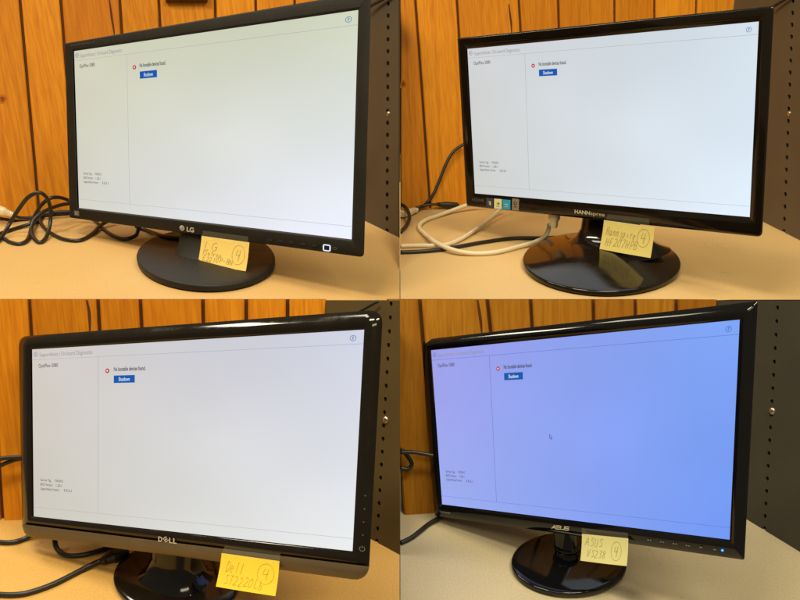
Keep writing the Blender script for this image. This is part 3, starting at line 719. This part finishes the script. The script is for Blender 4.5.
sticker([(512.8, 198.3), (519.5, 199.2), (519.2, 210.6), (512.6, 209.8)], (.25, .19, .13), [(blk, 'line', (circ((0, -.010), .009, 18) + circ((0, -.010), .009, 18)[:2], .005)), (wht, 'line', ([(-.001, -.016), (.002, -.005)], .003)), (blk, 'line', ([(-.010, .014), (.010, .014)], .004))])
# lower left: chin strip, letters, touch marks
f = fBL
def chin_loop(yo, d):
    px = [(19.9 + (1-yo)*0, 0)]
    return None
TOPL, TOPR, BOTR, BOTL = np.array(dl('BL', 22.2, 526.7)), np.array(dl('BL', 368.9, 572.6)), np.array(dl('BL', 352.5, 579.8)), np.array(dl('BL', 27.6, 537.0))
botr2 = np.array(dl('BL', 363.5, 579.6))
def chin_curve(k):
    """k=0 upper edge of the strip, k=1 lower edge; ends curl up like the frame corners"""
    out = []
    TL_, TR_ = np.array(dl('BL', 22.2, 524.2)), np.array(dl('BL', 369.2, 566.6))
    n = 40
    for i in range(n + 1):
        t = .5 - .5*math.cos(math.pi*i/n); t = .5*t + .5*(t*t*(3-2*t)); top = TL_*(1-t) + TR_*t
        bot = np.array(dl('BL', 22.6, 535.8))*(1-t) + np.array(dl('BL', 367.6, 581.4))*t
        e = min(t, 1-t)/.030; cur = math.sqrt(max(0, 1 - (1 - min(e, 1))**2))
        out.append(top + (bot - top)*(k if k == 0 else k*(.10 + .90*cur)))
    return out
rows = [(0, .0002), (.25, .0004), (.55, -.0003), (.85, -.0022), (1, -.0045)]
V, Fc = [], []; n_ = 41
for k, d in rows: V += [f.Q(p[0], p[1], d) for p in chin_curve(k)]
for r in range(len(rows)-1):
    for i in range(n_-1): Fc.append((r*n_+i, r*n_+i+1, (r+1)*n_+i+1, (r+1)*n_+i))
V += [f.Q(p[0], p[1], -.012) for p in chin_curve(.7)]; r = len(rows) - 1
for i in range(n_-1): Fc.append((r*n_+i, r*n_+i+1, (r+1)*n_+i+1, (r+1)*n_+i))
auto_smooth(link_mesh('chin_strip', V, Fc, M['chin'], mBL), 50)
tx = [text_on(f, s, a, b, .0265, .0010, .035) for s, a, b in (('D', (158.8, 541.2), (163.0, 541.8)), ('L', (169.6, 542.7), (173.0, 543.1)), ('L', (173.6, 543.2), (177.2, 543.7)))]
ce = dl('BL', 166.4, 539.4); rt = math.radians(38); u_ = np.array((math.cos(rt), -math.sin(rt))); v_ = np.array((-math.sin(rt), -math.cos(rt)))
E_ = [ribbon([ce + u_*a + v_*b for a, b in g], .0062) for g in ([(.012, .0105), (-.009, .0105), (-.009, -.0105), (.012, -.0105)], [(-.009, 0), (.010, 0)])]
link_mesh('brand_letters', *merge(*(tx + [lift(f, g, .0010) for g in E_])), M['silver'], mBL)
for x, y in ((365.6, 495.6), (364.8, 509), (363.9, 522), (363.1, 535)):
    c = dl('BL', x, y); flat('touch_mark', f, circ(c, .0036, 12), .0006, M['grey_print'], mBL)
c = dl('BL', 362.4, 548.7)
link_mesh('power_mark', *merge(lift(f, ribbon([(c[0] + .011*math.sin(t), c[1] - .011*math.cos(t)) for t in np.linspace(.6, 5.68, 20)], .0028), .0006), lift(f, ribbon([(c[0], c[1] - .014), (c[0], c[1] - .002)], .0028), .0006)), M['mid_print'], mBL)
# lower right: letters, marks, light
f = fBR
def asus(pl, pr, cap):
    a, b = dl('BR', *pl), dl('BR', *pr); e = (b - a)/3.62; up_ = np.array((e[1], -e[0]))/np.linalg.norm(e)*cap; sl = e*.22
    g = {'A': [[(0, 0), (.62, 1)], [(.30, .30), (.78, .30)], [(.62, 1), (.84, 0)]], 'S': [[(.86, .95), (.05, .95), (.0, .52), (.80, .48), (.76, .04), (-.05, .04)]],
         'U': [[(.05, 1), (0, .05), (.78, .05), (.85, 1)]]}
    out = []
    for i, ch in enumerate('ASUS'):
        for st in g[ch]: out.append(lift(f, ribbon([a + e*(i*.94 + x) + up_*y + sl*y*.6 for x, y in st], cap*.24), .0010))
    return merge(*out)
link_mesh('brand_letters', *asus((552.0, 528.3), (569.0, 530.4), .0215), M['silver'], mBR)
letters('port_letters', 'BR', 'HDMI', (440.4, 512.4), (450.6, 513.9), .0110, M['mid_print'], mBR, .03, .0010)
for i, (x, y) in enumerate(((649.6, 540), (662.4, 541.9), (675, 543.7), (688, 545.6), (701, 547.3), (715, 549.5))):
    c = dl('BR', x, y); w_ = .010 if i < 4 else .006
    g = [ribbon([(c[0] - w_, c[1]), (c[0] - w_*.2, c[1])], .006), ribbon([(c[0] + w_*.3, c[1]), (c[0] + w_, c[1])], .006)] if i < 4 else [ribbon([(c[0] - w_, c[1]), (c[0] + w_, c[1])], .006)]
    link_mesh('button_mark', *merge(*[lift(f, q_, .0008) for q_ in g]), M['mid_print'], mBR)
c = dl('BR', 722.7, 550.2); flat('power_light', f, circ(c, .0058, 16), .0010, M['led'], mBR)

# ------------------------------------------------------------------ sticky notes with pencil writing
G = {  # strokes in a unit box, y up
 'L': [[(.1, 1), (.05, 0), (.7, .02)]], 'G': [[(.85, .85), (.5, 1), (.1, .7), (.08, .25), (.4, 0), (.8, .1), (.82, .45), (.5, .45)], [(.82, .45), (1.0, .44)]],
 'F': [[(.15, 0), (.1, 1), (.7, 1)], [(.1, .55), (.55, .55)]], 'l': [[(.3, 1), (.25, 0)]], 'a': [[(.7, .55), (.3, .6), (.1, .2), (.4, 0), (.65, .3), (.7, .55), (.7, .02)]],
 't': [[(.35, .95), (.35, .1), (.6, 0)], [(.1, .62), (.65, .65)]], 'r': [[(.15, .6), (.15, 0)], [(.15, .35), (.4, .6), (.7, .55)]], 'o': [[(.4, .6), (.1, .35), (.3, 0), (.65, .2), (.6, .5), (.4, .6)]],
 'n': [[(.1, .6), (.1, 0)], [(.1, .4), (.4, .6), (.65, .45), (.65, 0)]], 'E': [[(.75, 1), (.1, 1), (.1, 0), (.8, .02)], [(.1, .52), (.6, .54)]],
 '2': [[(.1, .8), (.4, 1), (.7, .8), (.6, .45), (.05, .02), (.85, .05)]], '1': [[(.4, 1), (.35, 0)]], '0': [[(.45, 1), (.1, .6), (.2, .1), (.55, .02), (.8, .45), (.7, .9), (.45, 1)]],
 'P': [[(.15, 0), (.12, 1), (.65, .95), (.7, .6), (.14, .48)]], '-': [[(.15, .45), (.75, .45)]], 'B': [[(.12, 0), (.12, 1), (.6, .9), (.55, .55), (.14, .52), (.7, .45), (.7, .05), (.12, 0)]],
 'N': [[(.1, 0), (.12, 1), (.75, 0), (.8, 1)]], 'H': [[(.1, 1), (.1, 0)], [(.75, 1), (.72, 0)], [(.1, .5), (.73, .52)]], 'S': [[(.75, .85), (.45, 1), (.12, .78), (.6, .45), (.62, .1), (.1, .03)]],
 's': [[(.6, .52), (.3, .6), (.2, .42), (.6, .22), (.45, 0), (.1, .05)]], 'p': [[(.12, .6), (.1, -.45)], [(.12, .5), (.5, .62), (.68, .3), (.4, .02), (.12, .1)]], 'i': [[(.3, .55), (.3, 0)]],
 'e': [[(.1, .3), (.65, .36), (.4, .6), (.1, .35), (.25, .02), (.65, .08)]], '7': [[(.1, .97), (.8, 1), (.35, 0)]], 'D': [[(.2, 1), (.15, 0)], [(.05, .95), (.6, .9), (.85, .5), (.55, .08), (.1, 0)]],
 'T': [[(.0, .98), (.9, 1)], [(.45, 1), (.42, 0)]], 'b': [[(.15, 1), (.12, .02), (.55, .05), (.62, .4), (.15, .45)]], 'A': [[(.0, 0), (.45, 1), (.8, 0)], [(.18, .38), (.7, .4)]],
 'U': [[(.1, 1), (.12, .2), (.4, 0), (.68, .2), (.72, 1)]], 'V': [[(.05, 1), (.38, 0), (.75, 1)]], '3': [[(.1, .9), (.5, 1), (.65, .75), (.3, .52), (.7, .3), (.45, 0), (.08, .08)]],
 '8': [[(.6, .9), (.3, 1), (.15, .75), (.65, .35), (.5, 0), (.15, .15), (.3, .45), (.65, .75), (.6, .9)]], '4': [[(.35, 1), (.1, .45), (.75, .5)], [(.75, 1), (.5, -.1)]],
}
def smooth2(P, m=5):
    if len(P) < 3: return [np.array(p, float) for p in P]
    return [np.array((v.x, v.y)) for v in catmull([(x, y, 0) for x, y in P], m)]
def note(q, corners, tape, lines, four, col, label, lw=.0065, pen='pencil', curl=.004):
    f = FACE[q]
    A, B, C_, D_ = [dl(q, *p) for p in corners]       # tl tr br bl
    up0 = .0026
    def on(s, t, extra=0.0):                          # s,t in 0..1 from the upper left of the note
        p = (A*(1-s) + B*s)*(1-t) + (D_*(1-s) + C_*s)*t
        return f.P(p[0], p[1], up0 + curl*t*t + curl*.25*math.sin(s*3.1)*t + extra)
    nx, ny = 10, 10; V, Fc = [], []
    for j in range(ny+1):
        for i in range(nx+1): V.append(on(i/nx, j/ny))
    nv = len(V)
    for j in range(ny+1):
        for i in range(nx+1): V.append(on(i/nx, j/ny, -.00035))
    for j in range(ny):
        for i in range(nx):
            k = j*(nx+1) + i; Fc.append((k, k+1, k+nx+2, k+nx+1)); Fc.append((nv+k, nv+k+nx+1, nv+k+nx+2, nv+k+1))
    edge = [i for i in range(nx+1)] + [(j+1)*(nx+1) - 1 for j in range(1, ny+1)] + [ny*(nx+1) + i for i in range(nx-1, -1, -1)] + [j*(nx+1) for j in range(ny-1, 0, -1)]
    for a, b in zip(edge, edge[1:] + edge[:1]): Fc.append((a, b, nv+b, nv+a))
    m = mat('note_paper', col, .75, .2); bsdf(m).inputs['Subsurface Weight'].default_value = 0
    g = N(m, 'ShaderNodeNewGeometry'); n1 = N(m, 'ShaderNodeTexNoise', Scale=160.0, Detail=3.0); L(m, g.outputs['Position'], n1.inputs['Vector'])
    L(m, mix(m, ramp(m, n1.outputs['Fac'], [(.3, (0,)*3), (.7, (.15,)*3)]).outputs[0], col, tuple(x*.8 for x in col)), bsdf(m).inputs['Base Color'])
    o = auto_smooth(link_mesh('sticky_note', V, Fc, m), 30); tag(o, label, 'note', 'sticky notes taped under the monitors')
    asp = .56                                          # height / width of the note
    parts = []
    def stroke(P, wd):
        V2, F2 = ribbon([(x, y) for x, y in P], wd)
        return [on(p[0], p[1]/asp, .0003) for p in V2], F2
    rnd = random.Random(hash(label) % 1000 if False else len(label))
    for text, x0, x1, y, h in lines:                   # x, y as fractions of width; y baseline measured down
        adv = (x1 - x0)/len(text); k = 0
        for ch in text:
            jx, jy = rnd.uniform(-.01, .01), rnd.uniform(-.012, .012)
            for st in G.get(ch, []):
                P = [(x0 + adv*(k + .86*gx) + jx + .15*h*gy, y - h*gy + jy) for gx, gy in st]
                parts.append(stroke(smooth2(P), lw))
            k += 1
    cx, cy, rx, ry = four
    parts.append(stroke([(cx + rx*math.cos(t), cy + ry*math.sin(t)) for t in np.linspace(-1.9, 4.6, 40)], lw*.85))
    for st in G['4']: parts.append(stroke(smooth2([(cx + (gx - .45)*rx*1.0, cy - (gy - .5)*ry*1.05) for gx, gy in st]), lw))
    link_mesh('pencil_writing', *merge(*parts), M[pen], o)
    # clear tape over its upper edge
    tm = mat('clear_tape', (.9, .85, .7), .22, .5); tm.node_tree.nodes['Principled BSDF'].inputs['Alpha'].default_value = .05
    T = [dl(q, *p) for p in tape]; nx = 8; V, Fc = [], []
    for j in range(4):
        for i in range(nx+1):
            s, t = i/nx, j/3; p = (T[0]*(1-s) + T[1]*s)*(1-t) + (T[3]*(1-s) + T[2]*s)*t
            V.append(f.P(p[0], p[1], .0018 + .0013*t + .0002*math.sin(s*19 + j)))
    for j in range(3):
        for i in range(nx): k = j*(nx+1) + i; Fc.append((k, k+1, k+nx+2, k+nx+1))
    link_mesh('tape', V, Fc, tm, o, smooth=True)
note('TL', [(203.0, 235.8), (250.5, 242.5), (249.0, 271.2), (201.2, 262.8)], [(204.2, 230.6), (248.8, 236.6), (250.3, 244.6), (203.2, 237.8)],
     [('LG', .10, .38, .265, .165), ('Flatron', .07, .48, .375, .085), ('E2210P-BN', .09, .74, .490, .100)], (.815, .27, .125, .19), (.88, .62, .18), 'orange yellow note reading LG Flatron taped under the matte black monitor')
note('TR', [(605.1, 219.7), (655.6, 226.8), (653.1, 256.7), (602.2, 247.7)], [(608.8, 213.8), (650.2, 218.6), (650.4, 227.6), (606.6, 221.8)],
     [('Hannspire', .08, .68, .28, .16), ('HF207HPB', .10, .74, .47, .15)], (.815, .225, .115, .165), (.88, .72, .25), 'pale yellow note reading Hannspire HF207HPB taped beside the flared glossy base')
note('BL', [(223.2, 552.8), (280.8, 560.8), (279.0, 595.0), (219.8, 585.5)], [(226.0, 545.5), (281.6, 553.2), (281.0, 562.6), (223.0, 554.6)],
     [('Dell', .10, .44, .30, .19), ('ST2220Lb', .12, .80, .49, .15)], (.80, .235, .135, .165), (.93, .68, .06), 'vivid yellow note reading Dell ST2220Lb taped on the dark silver strip', pen='pencil2')
note('BR', [(583.1, 533.5), (629.2, 538.0), (629.2, 564.8), (583.0, 559.4)], [(582.6, 527.6), (628.4, 532.6), (629.4, 540.0), (583.0, 535.2)],
     [('ASUS', .08, .50, .235, .17), ('VS238', .14, .56, .455, .15)], (.765, .285, .105, .19), (.66, .62, .30), 'dull yellow note reading ASUS VS238 taped under the blue screen')

# ------------------------------------------------------------------ cables, plugs
def cable(name, q, pts, r, m, label, cat='cable', group='cables on the desks', mode=None, parent=None):
    """pts: (px, py, height of the centre line over the desk) or (px, py, 'w', gap) for a run along the wall"""
    P = []
    for p in pts:
        if len(p) > 3:
            n, D = WALL[q]; n2 = n if n.y < 0 else -n; D2 = D if n.y < 0 else -D
            P.append(hit(p[0], p[1], (n2, D2 + p[3])))
        else: P.append(desk(q, p[0], p[1], p[2]))
    V, Fc = tube(catmull(P, 8), r, 12)
    o = link_mesh(name, V, Fc, m, parent, smooth=True)
    if label: tag(o, label, cat, group)
    return o
R = .0031
K = 'black cables lying behind the monitors'
# upper left tangle
cable('cable', 'TL', [(-8, 246, R), (2.3, 236, .006), (9.9, 223.2, .020), (18.7, 209.2, .044), (28, 197.5, .066), (38.5, 192.6, .074), (45.5, 196.3, .066), (49.6, 204.5, .050), (50.8, 216.2, .030), (49, 229, .012), (45.5, 238.3, .004), (39.7, 242.4, R), (33.3, 237.2, .005), (31.5, 229, .012), (33.8, 220.8, .022), (40.8, 213.8, .030), (50.2, 208.6, .034), (60.7, 205, .034), (69.4, 203.7, .032), (84, 203, .03)], R, M['cable'], 'thick black cable rising in a tall loop left of the matte monitor', group=K)
cable('cable', 'TL', [(-6, 236, R), (4.7, 232, R), (17.5, 227.8, R), (30.9, 223.1, .007), (35, 215, .022), (40.8, 205.7, .040), (49, 198.7, .052), (57.2, 197.3, .052), (64.2, 198.7, .047), (71, 201, .042), (86, 204, .04)], R, M['cable'], 'black cable arching behind the tall loop to the back of the matte monitor', group=K)
cable('cable', 'TL', [(-8, 233.5, R), (2.3, 237.4, R), (9.3, 241.8, R), (18.7, 243.9, R), (25.7, 241.6, R), (29.4, 236, .004), (31, 229, .008), (33, 224.5, .008), (38, 220.5, R), (43, 217.5, R)], R, M['cable'], 'black cable bending in a low U in front of the tall loop', group=K)
cable('cable', 'TL', [(41, 217.8, R), (40.3, 222, R), (45.5, 229, R), (54.8, 235.4, R), (65.3, 239.5, R), (80, 240.3, R), (92.5, 233.7, R), (101, 225, .006), (112, 219, .010)], R, M['cable'], 'black cable sagging across the desk in front of the matte monitor corner', group=K)
cable('cable', 'TL', [(88, 214, .008), (96, 221.5, R), (107.5, 232.3, R), (122.5, 239, R), (135, 236, .006), (138.3, 229.5, .014), (140, 224, .022)], R, M['cable'], 'short black cable curling up to the underside of the matte monitor', group=K)
cable('cable', 'TL', [(136, 226.5, .006), (148, 230.8, R), (162.5, 235.7, .014), (181.6, 238.4, .016), (196, 237.0, .017), (210, 232, .02)], R, M['cable'], 'black cable passing over the back of the matte round base', group=K)
cable('cable', 'TL', [(13, 215.4, 'w', .034), (20, 217.6, 'w', .026), (30, 217.6, 'w', .020), (40, 215.0, 'w', .018), (47, 213.2, 'w', .018), (58, 211.8, 'w', .018), (72, 211.4, 'w', .018), (84, 211.5, 'w', .018)], R*.85, M['cable'], 'thin black cable along the wall foot from the cream plug', group=K)
cable('cable', 'TL', [(-8, 217.0, 'w', .03), (4, 219.2, 'w', .024), (16, 220.6, 'w', .016), (27, 221.0, 'w', .014), (36, 219.0, 'w', .014), (44, 216.2, 'w', .016), (58, 214.6, 'w', .012), (76, 213.6, 'w', .012)], R*.9, M['cable'], 'black cable lying low behind the cream plug', group=K)
def plug(q, a, b, ra, rb, ha, hb, m, label, tail=None, flatten=.7, ridges=True, group=None, name='plug'):
    def at_(p, h):
        if not isinstance(h, tuple): return desk(q, p[0], p[1], h)
        n, D = WALL[q]; n2 = n if n.y < 0 else -n; return hit(p[0], p[1], (n2, (D if n.y < 0 else -D) + h[0]))
    A, B = at_(a, ha), at_(b, hb); t = (B - A).normalized(); sd = t.cross(Vector((0, 0, 1))).normalized(); up_ = sd.cross(t); lp = []
    prof = [(0, ra*.82), (.03, ra*.96), (.06, ra), (.5, ra), (.56, ra*.97), (.60, (ra+rb)/2), (.78, rb*1.08), (.80, rb), (.84, rb*1.08), (.86, rb*.9), (.90, rb), (.92, rb*.8), (1, rb*.62)]
    for s, r in prof:
        c = A.lerp(B, s); lp.append([c + sd*r*math.copysign(abs(math.cos(2*math.pi*k/20))**.55, math.cos(2*math.pi*k/20)) + up_*r*flatten*math.copysign(abs(math.sin(2*math.pi*k/20))**.55, math.sin(2*math.pi*k/20)) for k in range(20)])
    o = auto_smooth(link_mesh(name, *loops_mesh(lp, True, True), m), 40); tag(o, label, 'plug', group); return o
plug('TL', (-9, 207.5), (15, 215.6), .0100, .0062, (.034,), (.034,), M['white_cable'], 'cream plug at the left edge by the wall under the tall cable loop')
plug('TL', (54, 211.9), (38.5, 215.6), .0052, .004, (.018,), (.018,), M['cable'], 'black connector on the cable by the wall foot in the upper left tangle')
# upper right
KT = 'cables lying left of the flared glossy base'
cable('cable', 'TR', [(464, 144, 'w', .012), (453.8, 151.2, 'w', .012), (446.7, 162.6, 'w', .010), (441, 176.7, 'w', .008), (434, 193, 'w', .006), (427, 202.5, 'w', .005), (419, 208.6, .006), (411, 211.5, .006)], R*.9, M['cable'], 'black cable hanging down the plank wall to the cream plug', group=KT)
cable('cable', 'TR', [(412, 209.4, 'w', .016), (420, 206.6, 'w', .014), (429, 204.8, 'w', .014), (438, 204.2, 'w', .014)], R*.8, M['cable'], 'short thin black lead into the black connector by the wall', group=KT)
plug('TR', (458, 205.6), (435.5, 204.2), .0078, .005, (.014,), (.014,), M['cable'], 'black connector lying by the plank wall left of the glossy monitor')
plug('TR', (400.6, 214.2), (417, 209.4), .0085, .006, .008, .007, M['white_cable'], 'cream plug beside the black loop at the left of the upper right desk')
cable('cable', 'TR', [(400.5, 204.5, .020), (403.6, 205.8, .020), (406.9, 209.2, .018), (409.4, 216, .014), (408.6, 221.5, .009), (405.6, 226.8, .005), (400.5, 232, R)], R*1.05, M['cable'], 'black cable loop poking out over the cream plug', group=KT)
RW = .0036
cable('cable', 'TR', [(482, 200, .02), (466.5, 205.2, .012), (451, 210.9, .006), (438, 215.8, RW), (428, 219.2, RW), (421.5, 223, RW), (419.2, 227.4, RW), (424, 233.4, .005), (436.8, 243.1, .009), (453.8, 250.2, .007), (473.6, 253.6, RW), (496.3, 252.2, RW), (519, 246.7, RW), (535, 242.0, .006), (544.5, 236.5, .011), (548.5, 230, .020), (549.2, 224, .030)], RW, M['white_cable'], 'thick cream cable bending back on itself to the connector under the glossy monitor', group=KT)
cable('cable', 'TR', [(400.5, 246, RW), (412, 245.6, RW), (422.6, 245.5, RW), (442.5, 245.4, RW), (459.5, 239.8, RW), (476.5, 229, .005), (490.6, 217.8, .009), (500, 209.6, .014), (508, 204, .02)], RW*.92, M['white_cable'], 'straight cream cable running under the bent one to the monitor back', group=KT)
cable('cable', 'TR', [(400.5, 252.3, R), (414, 251.8, R), (428.3, 250.9, R), (442, 249.4, R), (456.6, 246.9, R), (485, 241.9, R), (513.3, 238.3, R), (541.6, 238.1, R), (560, 237.2, R), (580, 234.5, R)], R, M['cable'], 'black cable lying across the desk under the two cream cables', group=KT)
# connector hanging under the glossy monitor
f = fTR
A = f.px(549.5, 207, -.012); B = f.px(549.2, 229.5, -.012); t = (B - A); lp = []
for s, r in ((0, .0085), (.02, .009), (.58, .009), (.66, .0075), (.72, .0062), (.95, .0055), (1, .0045)):
    c = A + t*s; sd = Vector((f.n.y, -f.n.x, 0)).normalized(); yd = f.n
    lp.append([c + sd*r*math.copysign(abs(math.cos(2*math.pi*k/20))**.6, math.cos(2*math.pi*k/20)) + yd*r*.6*math.copysign(abs(math.sin(2*math.pi*k/20))**.6, math.sin(2*math.pi*k/20)) for k in range(20)])
tag(auto_smooth(link_mesh('plug', *loops_mesh(lp, True, True), M['beige_plug']), 40), 'beige cable connector plugged in under the glossy monitor left of the neck', 'plug')
# lower left
KB = 'black cables behind the monitor with a silver chin'
cable('cable', 'BL', [(-8, 459.6, 'w', .02), (0, 458.7, 'w', .02), (10, 457.6, 'w', .02), (20, 457.2, 'w', .02), (36, 456.5, 'w', .02)], R*.9, M['cable'], 'straight black cable crossing the plank wall, the upper of two at the far left', group=KB)
cable('cable', 'BL', [(-8, 469, 'w', .016), (0, 465.8, 'w', .016), (9, 461.8, 'w', .016), (20, 458.8, 'w', .016), (36, 457.8, 'w', .016)], R*.9, M['cable'], 'slanting black cable crossing the plank wall, the lower of two at the far left', group=KB)
cable('cable', 'BL', [(-8, 541.6, R), (0, 542.2, R), (8, 542.6, R), (16, 541.6, R), (24, 539, R), (32, 534.5, .006), (42, 528, .01)], R, M['cable'], 'short black cable on the desk behind the lower left corner of the silver chin', group=KB)
cable('cable', 'BL', [(56, 532, .020), (54.9, 540, .012), (57.0, 548.6, .005), (65.3, 555, R), (80, 555.4, R), (93.3, 552.4, R), (109, 547.5, R), (124, 542, R)], R, M['cable'], 'black cable curling down onto the desk under the silver chin', group=KB)
cable('cable', 'BL', [(-8, 594.4, R), (0, 594.6, R), (13.3, 594.9, R), (29.3, 592.6, R), (53.3, 584.2, R), (80, 570.9, R), (93, 564.2, .005), (104, 559.4, .007)], R*1.05, M['cable'], 'long black cable sweeping over the front of the lower left desk to a connector', group=KB)
plug('BL', (126.5, 549.5), (100, 562.2), .0095, .0052, .009, .007, M['cable'], 'black connector on the desk beside the glossy base of the silver chin monitor')
# lower right
KR = 'black cables left of the blue screen monitor'
cable('cable', 'BR', [(436, 455.6, 'w', .02), (428, 454.7, 'w', .02), (420, 453.2, 'w', .02), (411, 452, 'w', .02), (402, 452.2, 'w', .02), (395, 453.6, 'w', .02)], R*.85, M['cable'], 'thin black cable crossing the pale plank wall to the monitor', group=KR) if False else None
cable('cable', 'BR', [(437, 455.8, 'w', .020), (428, 454.7, 'w', .020), (420, 453.2, 'w', .020), (411, 452, 'w', .020), (400.6, 452.4, 'w', .020)], R*.85, M['cable'], 'thin black cable crossing the pale plank wall to the back of the monitor', group=KR)
cable('cable', 'BR', [(400.6, 449.2, 'w', .010), (405, 453, 'w', .010), (409, 458.2, 'w', .010), (411.8, 463.4, 'w', .010), (410.6, 467, 'w', .010), (406.5, 468.9, 'w', .010), (400.6, 468.2, 'w', .010)], R*.85, M['cable'], 'small black cable loop against the pale plank wall at its left edge', group=KR)
cable('cable', 'BR', [(400.6, 542.9, R), (406, 540.6, R), (413.3, 536.5, R), (421, 530.4, R), (429.3, 523.8, R), (441, 517, .005), (452, 511, .01)], R, M['cable'], 'black cable slanting over the greyish desk to the lower corner of the monitor', group=KR)

# box on the upper left wall, thin dark tubes standing in for shadow edges on the panels
n, D = WALL['TL']; n2 = n if n.y < 0 else -n; D2 = D if n.y < 0 else -D
q0 = [hit(x, y, (n2, D2)) for x, y in ((164.6, -14), (208, -14), (207.6, 1.6), (165.4, 1.6))]
dpt = [n2*.001, n2*.020, n2*.022]
lp = [[p + dpt[0] for p in q0], [p + dpt[1] for p in q0]]
c_ = sum(q0, Vector())/4; lp.append([c_ + (p - c_)*.94 + dpt[2] for p in q0])
bx = auto_smooth(link_mesh('wall_box', *loops_mesh(lp, True, True), mat('brass_grey_metal', (.20, .15, .09), .35, .5, .6)), 30)
tag(bx, 'small brass grey metal box on the orange plank wall above the matte monitor', 'wall box')
def strand(q, pts, label, r=.0026):
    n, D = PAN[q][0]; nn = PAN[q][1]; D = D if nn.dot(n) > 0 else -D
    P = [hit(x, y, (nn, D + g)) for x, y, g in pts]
    tag(link_mesh('cable', *tube(catmull(P, 6), r, 10), M['cable'], smooth=True), label, 'cable', 'dark strands standing in for shadow edges on the perforated panels')
strand('TL', [(366, 10, .012), (372, 5.2, .010), (379, 1.4, .008), (392, -6, .006)], 'thin black lead standing in for a shadow edge at the top of the brown grey perforated panel')
strand('TR', [(770, 9, .012), (775, 5.5, .010), (782, 1.2, .008), (794, -6, .006)], 'thin black lead standing in for a shadow edge at the top of the tan grey perforated panel')
strand('BL', [(356, 313, .012), (364, 309, .010), (372, 304.4, .008), (378, 301.2, .006)], 'thin black lead standing in for a shadow edge at the top of the olive brown perforated panel', .0018)
bpy.context.view_layer.update()
